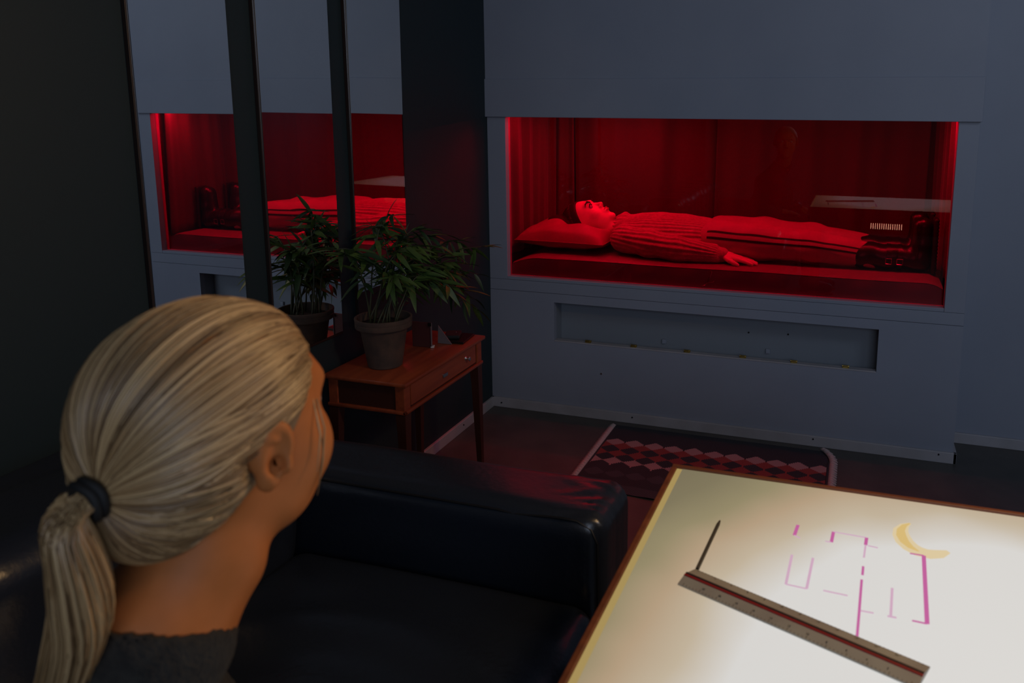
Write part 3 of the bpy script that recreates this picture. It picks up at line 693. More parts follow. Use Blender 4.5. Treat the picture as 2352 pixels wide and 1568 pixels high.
bx = MB(); VX0, VX1, VZ0, VZ1 = 1.672, 1.866, 0.628, 0.666
bx.box((LX0, LY1 - 0.012, VZ1), (LX1, LY1 - 0.001, LZ - 0.01)).box((LX0, LY1 - 0.012, 0.60), (LX1, LY1 - 0.001, VZ0)).box((LX0, LY1 - 0.012, VZ0), (VX0, LY1 - 0.001, VZ1)).box((VX1, LY1 - 0.012, VZ0), (LX1, LY1 - 0.001, VZ1))
NS = 15; st_ = (VX1 - VX0) / NS
for k in range(NS - 1): bx.box((VX0 + st_ * (k + 0.42), LY1 - 0.012, VZ0), (VX0 + st_ * (k + 1), LY1 - 0.001, VZ1))
bx.box((VX1 - st_ * 0.58, LY1 - 0.012, VZ0), (VX1, LY1 - 0.001, VZ1))
bx.box((LX0, LY0, 0.60), (LX0 + 0.012, LY1 - 0.012, LZ - 0.01)).box((LX1 - 0.012, LY0, 0.60), (LX1, LY1 - 0.012, LZ - 0.01)).box((LX0 + .012, LY0, 0.60), (LX1 - .012, LY0 + 0.012, LZ - 0.01)).box((LX0 + .012, LY0 + .012, 0.60), (LX1 - .012, LY1 - 0.012, 0.61))
build('box_body', bx, 'table_body', lt)
build('vent_glow', MB().box((VX0, LY1 - 0.020, VZ0), (VX1, LY1 - 0.014, VZ1)), 'vent_light', lt)
for lx in (LX0 + 0.03, LX1 - 0.03):
    for ly in (LY0 + 0.03, LY1 - 0.03): build('leg', MB().box((lx - .02, ly - .02, 0), (lx + .02, ly + .02, 0.60), .003), 'table_body', lt)
def strokes(name, segs, mtl, wd, z=LZ + 0.0002, th=0.0004):
    mb = MB()
    for pts in segs:
        for i in range(len(pts) - 1):
            wd_ = wd * 1.25; p, q = Vector(pts[i]), Vector(pts[i + 1]); d = (q - p).normalized(); n = Vector((-d.y, d.x)) * wd_ / 2; e = d * wd_ / 2 * (0.9 if len(pts) > 2 else 0)
            a_, b_ = p - e, q + e; zz = z + 0.00002 * (i % 2)
            mb.prism([tuple(a_ - n), tuple(b_ - n), tuple(b_ + n), tuple(a_ + n)], zz, zz + th)
    return build(name, mb, mtl, lt)
def lines(segs, mtl, wd):
    for sg in segs: strokes('plan_line', [sg], mtl, wd)
lines([[(1.523, -2.073), (1.520, -2.106)]], 'magenta', 0.0042)
lines([[(1.520, -2.106), (1.529, -2.112)]], 'magenta_pale', 0.002)
lines([[(1.521, -2.163), (1.519, -2.241)], [(1.551, -2.162), (1.547, -2.243)]], 'magenta_pale', 0.0030)
lines([[(1.519, -2.241), (1.547, -2.243)]], 'magenta_pale', 0.0022)
lines([[(1.575, -2.109), (1.577, -2.077)], [(1.626, -2.079), (1.6245, -2.101)]], 'magenta', 0.0040)
lines([[(1.566, -2.109), (1.575, -2.109)], [(1.577, -2.077), (1.626, -2.079)], [(1.6245, -2.101), (1.622, -2.138)], [(1.628, -2.102), (1.642, -2.104)], [(1.569, -2.24), (1.601, -2.242)], [(1.617, -2.271), (1.634, -2.271)]], 'magenta_pale', 0.0022)
lines([[(1.621, -2.162), (1.620, -2.185)], [(1.619, -2.197), (1.616, -2.272)], [(1.616, -2.272), (1.613, -2.343)]], 'magenta', 0.0028)
lines([[(1.687, -2.105), (1.706, -2.105)], [(1.699, -2.273), (1.681, -2.272)]], 'magenta', 0.0024)
lines([[(1.706, -2.105), (1.699, -2.273)]], 'magenta', 0.0046)
lines([[(1.659, -2.205), (1.655, -2.272)], [(1.651, -2.272), (1.662, -2.272)]], 'magenta_pale', 0.0028)
arc = [(1.692, -2.012), (1.683, -2.022), (1.677, -2.038), (1.677, -2.055), (1.681, -2.072), (1.689, -2.086), (1.700, -2.095), (1.714, -2.098), (1.728, -2.093), (1.742, -2.082)]
def sweep(pts, ws, mtl, z):
    L_ = []; R_ = []
    for i, p in enumerate(pts):
        t = (Vector(pts[min(i + 1, len(pts) - 1)]) - Vector(pts[max(0, i - 1)])).normalized(); n = Vector((-t.y, t.x)) * ws[i]
        L_.append(tuple(Vector(p) + n)); R_.append(tuple(Vector(p) - n))
    mb = MB(); mb.grid([[(*a, z), (*b, z)] for a, b in zip(L_, R_)]); mb.grid([[(*a, z + .0001), (*b, z + .0001)] for a, b in zip(L_, R_)])
    return build('marker_sweep', mb, mtl, lt)
sweep(arc, [.002, .007, .011, .013, .014, .014, .014, .013, .011, .004], 'marker_pale', LZ + .00003)
sweep(arc[:7], [.001, .004, .006, .0075, .007, .005, .001], 'marker_yellow', LZ + .00016)
def ext(name, poly, a, b, mtl, parent=None):   # poly (s across, z) extruded from a to b
    a, b = Vector((*a, 0)), Vector((*b, 0)); d = (b - a).normalized(); n = Vector((-d.y, d.x, 0)); k = len(poly)
    vs = [a + n * s + Vector((0, 0, z)) for s, z in poly] + [b + n * s + Vector((0, 0, z)) for s, z in poly]
    mb = MB().add(vs, [tuple(range(k)), tuple(range(k, 2 * k))[::-1]] + [(i, (i + 1) % k, k + (i + 1) % k, k + i) for i in range(k)])
    return build(name, mb, mtl, parent)
RA, RB_ = (1.384, -2.271), (1.687, -2.385)
z0 = LZ + 0.001
ru = ext('scale_ruler', [(-0.020, z0), (0.026, z0), (0.0255, z0 + 0.002), (0.0045, z0 + 0.0068), (-0.0045, z0 + 0.0068), (-0.0195, z0 + 0.002)], RA, RB_, 'ruler')
tag(ru, 'three sided grey scale ruler with a red groove lying across the light table', 'ruler')
ext('red_groove', [(-0.0048, z0 + 0.0060), (0.0048, z0 + 0.0060), (0.0040, z0 + 0.0080), (-0.0040, z0 + 0.0080)], RA, RB_, 'ruler_red', ru)
ext('dark_groove', [(-0.0004, z0 + 0.0075), (0.0034, z0 + 0.0075), (0.0030, z0 + 0.0086), (0.0, z0 + 0.0086)], RA, RB_, 'ink', ru)
ra, rb_ = Vector((*RA, 0)), Vector((*RB_, 0)); rd = (rb_ - ra).normalized(); rn = Vector((-rd.y, rd.x, 0)); tk = MB()
L_ = (rb_ - ra).length
for k in range(61):
    s = 0.008 + (L_ - 0.016) * k / 60; h_ = 0.0045 if k % 5 == 0 else 0.0022
    for sg in (1, -1):
        p0 = ra + rd * s; e0 = rn * (0.0255 if sg > 0 else -0.0195) + Vector((0, 0, z0 + 0.0021)); e1 = rn * sg * 0.0046 + Vector((0, 0, z0 + 0.0069)); dd = (e1 - e0).normalized(); nn = rd.cross(dd) * -sg
        if nn.z < 0: nn = -nn
        A = p0 + e0 + dd * 0.0002 + nn * 0.0001; B = A + dd * h_; wv = rd * 0.00022
        tk.add([A - wv, A + wv, B + wv, B - wv, A - wv + nn * .0002, A + wv + nn * .0002, B + wv + nn * .0002, B - wv + nn * .0002], [(4, 5, 6, 7), (0, 1, 5, 4), (1, 2, 6, 5), (2, 3, 7, 6), (3, 0, 4, 7)])
build('tick_marks', tk, 'ink', ru)['kind'] = 'stuff'
def digit_text(body, pos, size, m_, parent, rotz, tilt=0.0):
    cu = bpy.data.curves.new('numerals', 'FONT'); cu.body = body; cu.size = size; cu.extrude = 0.00008; cu.align_x = 'CENTER'
    o = bpy.data.objects.new('numerals', cu); C.objects.link(o); bpy.context.view_layer.update()
    me = bpy.data.meshes.new_from_object(o.evaluated_get(bpy.context.evaluated_depsgraph_get())); bpy.data.objects.remove(o)
    me.materials.clear(); me.materials.append(M[m_]); q = bpy.data.objects.new('numerals', me); C.objects.link(q); q.parent = parent
    q.matrix_basis = Matrix.Translation(Vector(pos) - root_loc(parent)) @ Matrix.Rotation(rotz, 4, 'Z') @ Matrix.Rotation(tilt, 4, 'X')
    return q
ang = math.atan2(rd.y, rd.x)
for k in range(1, 12):
    s = 0.012 + (L_ - 0.024) * k / 12
    for sg in (1, -1):
        e0 = rn * (0.0255 if sg > 0 else -0.0195) + Vector((0, 0, z0 + 0.0021)); e1 = rn * sg * 0.0046 + Vector((0, 0, z0 + 0.0069)); dd = (e1 - e0).normalized(); nn = rd.cross(dd)
        if nn.z < 0: nn = -nn
        digit_text(str(k * 2 if sg > 0 else 24 - k * 2), ra + rd * s + e0 + dd * (0.0055 if sg > 0 else 0.0090) + nn * 0.0003, 0.0042, 'ink', ru, ang, math.atan2(dd.z, dd.dot(rn)) if sg > 0 else -math.atan2(dd.z, -dd.dot(rn)))
pc = MB(); pc.tube([(1.396, -2.247, LZ + 0.0032), (1.4035, -2.115, LZ + 0.0032)], 0.0028, 6)
po = build('pencil', pc, 'pencil'); tag(po, 'short dark pencil pointing away beyond the end of the scale ruler', 'pencil')
build('pencil_tip', MB().tube([(1.4035, -2.115, LZ + 0.0032), (1.4042, -2.103, LZ + 0.0030)], [0.0028, 0.0014], 6), 'pencil', po)

# ============================================================ HEADS AND BODIES
def head_sdf(ears=True, full=False):
    p = [ell((0, -.014, .03), (.0735, .095, .085)), ell((0, .028, -.02), (.0605, .062, .088)), ell((0, .030, -.072), (.050, .052, .040)),
         ell((0, -.045, -.01), (.062, .052, .055))]
    d = uni(p, .03)
    d = uni([d, ell((.033, .058, -.028), (.024, .024, .026)), ell((-.033, .058, -.028), (.024, .024, .026)), ell((0, .072 if full else .078, .030), (.044, .014, .012)),
             ell((0, .076, -.098), (.019, .015, .015))], .016)
    if full: d = uni([d, ell((.036, .050, -.036), (.026, .028, .032)), ell((-.036, .050, -.036), (.026, .028, .032))], .018)
    for s in (-1, 1): d = sub(d, ell((s * (.034 if full else .031), .098, .008), (.022, .026, .013) if full else (.016, .017, .010)), .010)
    d = uni([d, cap((0, .083, .012), (0, .105, -.026), .0060, .0095)], .010)
    d = uni([d, ell((.011, .094, -.031), (.0075, .010, .0065)), ell((-.011, .094, -.031), (.0075, .010, .0065)), ell((0, .074 if full else .082, -.056), (.026, .016, .018))], .006)
    for s in (-1, 1): d = sub(d, ell((s * .007, .099, -.0385), (.0032, .005, .003)), .002)
    mo = -.010 if full else 0
    d = uni([d, ell((0, .0960 + mo, -.0535), (.020, .0070, .0046)), ell((0, .0950 + mo, -.0640), (.017, .0075, .0056))], .003)
    d = sub(d, ell((0, .1025 + mo, -.0585), (.022, .006, .0011)), .002)
    if ears:
        for s in (-1, 1):
            a = math.radians(-16); Rm = rotm(s * 0.42, a, 0) if True else None
            def E(c, r):
                c2 = np.array(c); return ell(c2, r, Rm)
            base = np.array((s * .0800, -.018, -.004))
            def L(q): return base + Rm @ np.array(q)
            e = uni([E(L((0, 0, .004)), (.0085, .0175, .0250)), E(L((0, .003, -.021)), (.0065, .0095, .0110))], .006)
            e = sub(e, E(L((s * .0085, .001, .004)), (.0085, .0125, .0185)), .003)      # the bowl
            e = uni([e, E(L((-s * .003, -.001, .004)), (.0050, .0145, .0215)), E(L((s * .0035, -.0065, .000)), (.0035, .0033, .0130)), E(L((s * .0035, -.003, .014)), (.0035, .0055, .0032)),
                     E(L((s * .002, .0150, -.008)), (.0055, .0050, .0075))], .004)
            e = sub(e, E(L((s * .005, .0060, -.008)), (.0100, .0065, .0085)), .0025)
            d = uni([d, e], .005)
    return d
def hand_chain(wrist, fwd, up, s=1.0, side=1, curl=0.25, thin=1.0):
    """palm, four bent fingers of different length and a thumb leaving the side of the palm"""
    w3 = np.array(wrist, float); F_ = np.array(fwd, float); F_ /= np.linalg.norm(F_); U = np.array(up, float); U -= F_ * (U @ F_); U /= np.linalg.norm(U); S = np.cross(F_, U) * side
    q = lambda x, y, z: w3 + (F_ * x + S * y + U * z) * s
    d = [uni([cap(q(.0, 0, 0), q(.03, 0, 0), .024 * s * thin, .024 * s * thin), cap(q(.035, -.022, 0), q(.078, -.026, .0), .015 * s * thin, .012 * s * thin), cap(q(.035, -.006, .001), q(.083, -.008, .002), .015 * s * thin, .012 * s * thin), cap(q(.035, .010, .001), q(.083, .010, .002), .015 * s * thin, .012 * s * thin), cap(q(.03, .022, 0), q(.075, .027, .0), .014 * s * thin, .011 * s * thin)], .012)]
    for y, L, x0 in ((-.028, .070, .080), (-.009, .080, .085), (.010, .075, .084), (.029, .058, .077)):
        a = curl; pts = [q(x0, y, .001)]; x, z = x0, 0.001
        for k, fr in enumerate((.45, .30, .25)):
            x += math.cos(a) * L * fr; z -= math.sin(a) * L * fr; a += curl; pts.append(q(x, y * (1 + .12 * (k + 1)), z))
        d.append(chain(pts, [.0098 * s, .0088 * s, .0080 * s, .0068 * s], .003))
    d.append(chain([q(.022, -.026, -.004), q(.045, -.046, -.008), q(.068, -.056, -.012), q(.088, -.060, -.016)], [.0140 * s, .0115 * s, .0100 * s, .0080 * s], .004))
    return uni(d, .0035)
def on_surface(f, c, dirs, lo=0.02, hi=0.22, off=0.0):
    a = np.full(len(dirs), lo, f32); b = np.full(len(dirs), hi, f32)
    for _ in range(22):
        mm = (a + b) / 2; v = f((c + dirs * mm[:, None]).astype(f32)) - off; i = v < 0; a = np.where(i, mm, a); b = np.where(i, b, mm)
    return c + dirs * a[:, None]

# ------------------------------------------------------------ person lying in the alcove
F2 = np.array((.385, -.10, .918)); F2 /= np.linalg.norm(F2); U2 = np.array((-.92, 0, .39)); U2 -= F2 * (U2 @ F2); U2 /= np.linalg.norm(U2)
R2 = np.stack([np.cross(F2, U2), F2, U2], 1); H2 = np.array((.348, .375, .838)); S2 = 1.03
hd2 = xf(head_sdf(), H2, R2, S2)
PYC = 0.375
neck2 = cap((.385, PYC, .815), (.545, PYC, .795), .046, .050)
core2 = uni([cap((.56, PYC - .10, .79), (.56, PYC + .10, .79), .045, .045), ell((.72, PYC, .795), (.19, .13, .065)), ell((.96, PYC, .79), (.13, .12, .055))], .04)
hn = hand_chain((1.035, .190, .745), (1, -.10, -.13), (0, 0, 1), .93, -1, .05)
hf = hand_chain((1.035, .590, .745), (1, .05, -.13), (0, 0, 1), .93, 1, .08)
arms2 = uni([chain([(.58, .24, .79), (.80, .185, .775), (1.035, .190, .745)], [.034, .030, .022], .01), chain([(.58, .52, .79), (.80, .585, .775), (1.035, .590, .745)], [.034, .030, .022], .01)], .01)
legs2 = uni([chain([(1.0, .30, .80), (1.36, .285, .795), (1.80, .285, .765)], [.055, .042, .028], .01), chain([(1.0, .46, .80), (1.36, .475, .795), (1.80, .48, .765)], [.055, .042, .028], .01)], .01)
body2 = inter(uni([hd2, neck2, core2, arms2, hn, hf, legs2], .012), plane((0, 0, BZ + .001), (0, 0, -1)), .002)
p2 = build('person', nets(body2, (.20, .10, .66), (1.86, .70, .99), 0.0027), 'skin2', None, True)
tag(p2, 'person lying on their back in ribbed sweater, striped trousers and buckled black boots', 'person')
def hp(l): return H2 + R2 @ np.array(l) * S2
def blob(name, pts_r, m_, parent, h, pad=0.01, k=.002):
    fs = [f for f in pts_r]; f = uni(fs, k); return f
for s in (1, -1):
    c = hp((s * .031, .0795, .006))
    build('eye', nets(ell(c, (.0115,) * 3), c - .014, c + .014, .0016), 'eye', p2, True)
    ci = hp((s * .031, .0905, .0075)); build('iris', nets(ell(ci, (.0048, .0048, .0016), R2), ci - .007, ci + .007, .0009), 'iris', p2, True)
    lid = uni([xf(chain([(s * .017, .0885, .008), (s * .026, .0925, .0145), (s * .036, .0905, .0140), (s * .046, .082, .008)], [.0016, .0024, .0024, .0016], .002), H2, R2, S2)], .001)
    build('eyelid', nets(lid, c - .03, c + .03, .0016), 'brow', p2, True)
    br = xf(chain([(s * .014, .094, .022), (s * .030, .0945, .032), (s * .045, .085, .031), (s * .055, .073, .023)], [.0030, .0036, .0030, .0014], .003), H2, R2, S2)
    cb = hp((s * .034, .088, .028)); build('eyebrow', nets(br, cb - .035, cb + .035, .0018), 'brow', p2, True)
lp = xf(uni([ell((0, .0972, -.0535), (.019, .0065, .0042)), ell((0, .0962, -.0642), (.016, .0070, .0050))], .001), H2, R2, S2)
lp = sub(lp, xf(ell((0, .103, -.0588), (.022, .008, .0010)), H2, R2, S2), .001)
cb = hp((0, .095, -.059)); build('lips', nets(lp, cb - .03, cb + .03, .0016), 'lip', p2, True)
# hair: dark, swept back onto the pillow
hc = uni([ell((0, -.016, .034), (.080, .100, .090)), ell((0, -.055, .02), (.075, .075, .085))], .02)
hc = inter(hc, plane((0, .040, .056), (0, .80, -.60)), .006)
hc2 = xf(hc, H2, R2, S2)
spread = uni([ell((.245, .375, .815), (.075, .10, .045)), ell((.20, .36, .842), (.05, .07, .020))], .03)
hb = build('hair', nets(uni([hc2, spread], .02), (.10, .22, .70), (.48, .52, .96), .003), 'brow', p2, True)
st2 = MB(); cc = np.array((0, -.02, .02))
for k in range(420):
    a = rng.uniform(-.3, PI + .3); d0 = np.array((math.cos(a) * .95, .50 * math.sin(a) + .1, .62 * math.sin(a) + .25)); d0 /= np.linalg.norm(d0)
    d1 = np.array((rng.normal(0, .45), -1 + rng.uniform(0, .5), rng.uniform(.2, .9))); d1 /= np.linalg.norm(d1)
    om = math.acos(max(-1, min(1, float(d0 @ d1)))); ts = np.linspace(0, 1, 9)
    D = (np.sin((1 - ts) * om)[:, None] * d0 + np.sin(ts * om)[:, None] * d1) / math.sin(om)
    P = on_surface(hc, cc, D.astype(f32), .02, .2, rng.uniform(0, .003))
    st2.tube([hp(x) for x in P], [.0006, .0012, .0014, .0014, .0014, .0014, .0014, .0012, .0006], 4)
so = build('hair_strands', st2, 'hair2', hb, True); so['kind'] = 'stuff'
# sweater
def rib(ax0, ax1, per, amp, ref):
    ax0 = np.array(ax0, f32); d = np.array(ax1, f32) - ax0; d /= np.linalg.norm(d); n1 = np.cross(d, (0, 0, 1)); n1 /= np.linalg.norm(n1); n2 = np.cross(n1, d)
    def g(P):
        q = P - ax0; th = np.arctan2(q @ n2, q @ n1); s = q @ d
        return amp * np.cos(th * ref / per * 2 * PI + 0.9 * np.sin(s * 11)) + 0.0012 * np.sin(s * 55 + th * 3)
    return g
tors = uni([ell((.69, PYC, .805), (.20, .170, .088)), ell((.86, PYC, .797), (.18, .160, .087)), cap((.565, .245, .785), (.565, .505, .785), .060, .060)], .05)
tors = disp(tors, rib((.5, PYC, .77), (1, PYC, .77), .017, .0030, .14))
tors = inter(tors, plane((.945, PYC, .81), (1, 0, -.75)), .008)
slv = uni([chain([(.565, .240, .785), (.70, .195, .778), (.84, .170, .766), (1.00, .185, .752)], [.060, .058, .052, .040], .02)], .01)
slv = disp(slv, rib((.565, .24, .785), (1.0, .18, .752), .017, .0028, .055)); slv = inter(slv, plane((1.015, .18, .75), (1, 0, .1)), .005)
slf = chain([(.565, .520, .785), (.80, .585, .772), (1.00, .590, .752)], [.060, .052, .042], .02); slf = inter(slf, plane((1.02, .59, .75), (1, 0, .1)), .005)
cuff = cap((.985, .186, .751), (1.030, .190, .748), .036, .033)
collar = sub(uni([cap((.520, PYC, .806), (.555, PYC, .806), .068, .072), chain([(.515, PYC - .02, .868), (.535, PYC, .878), (.515, PYC + .02, .868)], [.010, .011, .010], .01)], .02), cap((.44, PYC, .818), (.545, PYC, .806), .060, .048), .006)
collar = disp(collar, lambda P: .0022 * np.cos(np.arctan2(P[:, 2] - .806, P[:, 1] - PYC) * 22))
sw = inter(uni([tors, slv, slf, cuff, collar], .012), plane((0, 0, BZ - .001), (0, 0, -1)), .004)
sw_o = build('sweater', nets(sw, (.42, .08, .69), (1.06, .68, .92), .0032), 'sweater2', p2, True)
# trousers
def wrk(P): return .0035 * np.sin(P[:, 0] * 38 + 30 * (P[:, 2] - .78) + 9 * np.sin(P[:, 1] * 13)) * (.35 + .65 * np.exp(-((P[:, 0] - 1.44) / .06) ** 2) + .5 * np.exp(-((P[:, 0] - 1.63) / .05) ** 2))
legN = chain([(.99, .290, .802), (1.18, .278, .800), (1.40, .272, .792), (1.665, .280, .766)], [.083, .079, .066, .056], .03)
legF = chain([(.99, .460, .802), (1.18, .472, .800), (1.40, .478, .795), (1.665, .480, .768)], [.083, .079, .066, .056], .03)
trs = uni([ell((.98, PYC, .80), (.13, .150, .072)), legN, legF], .03)
trs = disp(trs, wrk); trs = inter(trs, plane((1.672, .3, .77), (1, 0, .0)), .006); trs = inter(trs, plane((.90, .3, .8), (-1, 0, .5)), .006)
trs = inter(trs, plane((0, 0, BZ + .001), (0, 0, -1)), .004)
tr_o = build('trousers', nets(trs, (.84, .15, .69), (1.70, .60, .91), .0042), 'trousers2', p2, True)
def stripe_on(f, pts_c, angs, wd, name):
    rows = []
    for i, (c, a) in enumerate(zip(pts_c, angs)):
        c = np.array(c); r_out = []; 
        aa = [a - wd / .075 / 2 + wd / .075 * k / 4 for k in range(5)]
        dirs = np.array([(0, -math.cos(q), math.sin(q)) for q in aa], f32)
        P = on_surface(f, c.astype(f32), dirs, .01, .14, .0009); rows.append([tuple(x) for x in P])
    mb = MB().grid(rows); mb.grid([[tuple(np.array(p) + np.array((0, .003, 0))) for p in r] for r in rows])
    return build(name, mb, 'stripe', tr_o, True)
xs = np.linspace(.955, 1.664, 70)
def cN(x): return (x, float(np.interp(x, [.99, 1.18, 1.40, 1.64], [.290, .278, .272, .280])), float(np.interp(x, [.99, 1.18, 1.40, 1.64], [.802, .800, .792, .766])))
for a0_, w0_ in ((.52, .0085), (.17, .0095)):
    stripe_on(trs, [cN(x) for x in xs], [a0_ + .04 * math.sin(x * 9) for x in xs], w0_, 'side_stripe')
# boots
def boot(y, sp_, parent):
    tq = lambda x, z: (x, y + sp_ * (z - .76), z)
    sh_ = uni([chain([tq(1.615, .772), tq(1.72, .768), tq(1.835, .770)], [.056, .053, .047], .01), chain([tq(1.845, .760), tq(1.848, .83), tq(1.850, .905)], [.046, .043, .038], .01), ell(tq(1.852, .752), (.046, .040, .035))], .02)
    sh_ = disp(sh_, lambda P: .003 * np.sin(P[:, 0] * 60 + P[:, 2] * 30) * (P[:, 0] < 1.83))
    sh_ = inter(sh_, plane((1.888, y, .8), (1, 0, 0)), .003)
    sh_ = inter(sh_, plane((0, 0, BZ + .001), (0, 0, -1)), .003)
    b_ = build('boot', nets(sh_, (1.54, y - .085, .69), (1.91, y + .085, .965), .0034), 'boot', parent, True)
    so_ = uni([rb(tq(1.899, .825), (.011, .040, .118), .010)], .01); so_ = disp(so_, lambda P: .002 * np.cos(P[:, 2] * 420) * (P[:, 0] > 1.905))
    build('sole', nets(so_, (1.87, y - .06, .69), (1.925, y + .06, .96), .003), 'sole', b_, True)
    for x in (1.722, 1.766):
        ring = MB(); pts = [(x, y + .0565 * math.cos(t), .769 + .0555 * math.sin(t)) for t in np.linspace(0, 2 * PI, 41)]
        pts = [(p[0], p[1], max(p[2], BZ + .004)) for p in pts]; ring.grid([[(p[0] - .008, p[1], p[2]), (p[0] + .008, p[1], p[2])] for p in pts])
        ring.grid([[(p[0] - .008, y + (p[1] - y) * .95, .769 + (p[2] - .769) * .95), (p[0] + .008, y + (p[1] - y) * .95, .769 + (p[2] - .769) * .95)] for p in pts])
        build('strap', ring, 'boot', b_, True)
        bk = MB(); yy = y - .0585; zz = .758; e = .0115
        bk.tube([(x - e, yy + .002, zz - e), (x + e, yy + .002, zz - e), (x + e, yy, zz + e), (x - e, yy, zz + e), (x - e, yy + .002, zz - e)], .0018, 6)
        build('buckle', bk, 'steel', b_)
boot(.272, -.06, p2); boot(.470, .10, p2)

# ------------------------------------------------------------ woman in the foreground
R1 = rotm(0.15, -0.016, 0.027); H1 = np.array((1.058, -2.745, 1.124))
def h1(l): return H1 + R1 @ np.array(l)
hd1 = xf(head_sdf(True, True), H1, R1, 1.0)
NB = np.array((1.036, -2.815, .968))
neck1 = chain([h1((0, -.012, -.055)), h1((0, -.026, -.115)), NB], [.050, .0485, .054], .02)
RT = np.array((.95, -.32, 0)); RB = np.array((.55, -.835, 0)); FW = np.array((.32, .95, 0))
shR, shL = NB + RB * .105 + (-.03, 0, -.180), NB - RB * .130 + (-.06, -.03, -.150)
trap = uni([cap(NB + (0, 0, -.02), NB + RB * .05 + (-.02, 0, -.10), .046, .036), cap(NB + (0, 0, -.02), NB - RB * .08 + (-.05, -.03, -.10), .046, .036)], .03)
hipC = np.array((.90, -2.95, .535))
tor1 = uni([ell(NB + (-.07, -.01, -.17), (.06, .10, .10)), cap(NB + (-.06, -.0, -.20), hipC + (0, 0, .03), .065, .09)], .05)
elR, wrR = shR + (.0, -.01, -.195), np.array((1.175, -2.92, .612))
elL, wrL = shL + (-.02, .05, -.205), np.array((1.05, -2.74, .605))
arm1 = uni([chain([shR, elR, wrR], [.036, .032, .022], .02), chain([shL, elL, wrL], [.036, .032, .022], .02)], .01)
hR1 = hand_chain(wrR, (.8, .35, -.12), (0, 0, 1), .93, 1, .22); hL1 = hand_chain(wrL, (.9, -.25, -.05), (0, 0, 1), .93, -1, .22)
kR, kL = np.array((1.27, -2.95, .520)), np.array((1.25, -2.775, .520))
aR, aL = np.array((1.27, -2.96, .09)), np.array((1.26, -2.78, .09))
leg1 = uni([chain([hipC + (0, -.08, 0), kR, aR], [.055, .042, .030], .02), chain([hipC + (0, .09, 0), kL, aL], [.055, .042, .030], .02)], .02)
body1 = uni([hd1, uni([neck1, trap], .035), tor1, arm1, hR1, hL1, leg1], .014)
w1p = build('person', nets(body1, (.66, -3.12, .04), (1.42, -2.50, 1.24), .0027), 'skin', None, True)
tag(w1p, 'person with blonde ponytail and dark wool sweater seated on the sofa, seen from behind', 'person')
for s in (1, -1):
    c = h1((s * .031, .0700, .006)); build('eye', nets(ell(c, (.0115,) * 3), c - .014, c + .014, .0018), 'eye', w1p, True)
    ci = h1((s * .031, .0812, .006)); build('iris', nets(ell(ci, (.0048, .0016, .0048), R1), ci - .007, ci + .007, .0012), 'iris', w1p, True)
    br = xf(chain([(s * .014, .083, .024), (s * .028, .0825, .031), (s * .040, .076, .031), (s * .049, .066, .026)], [.0016, .0020, .0016, .001], .003), H1, R1, 1.0)
    cb = h1((s * .034, .088, .028)); build('eyebrow', nets(br, cb - .03, cb + .03, .0018), 'hair_base', w1p, True)
lp = xf(uni([ell((0, .0868, -.0535), (.017, .0060, .0040)), ell((0, .0858, -.0642), (.014, .0065, .0046))], .001), H1, R1, 1.0)
cb = h1((0, .095, -.059)); build('lips', nets(lp, cb - .03, cb + .03, .0018), 'lip', w1p, True)
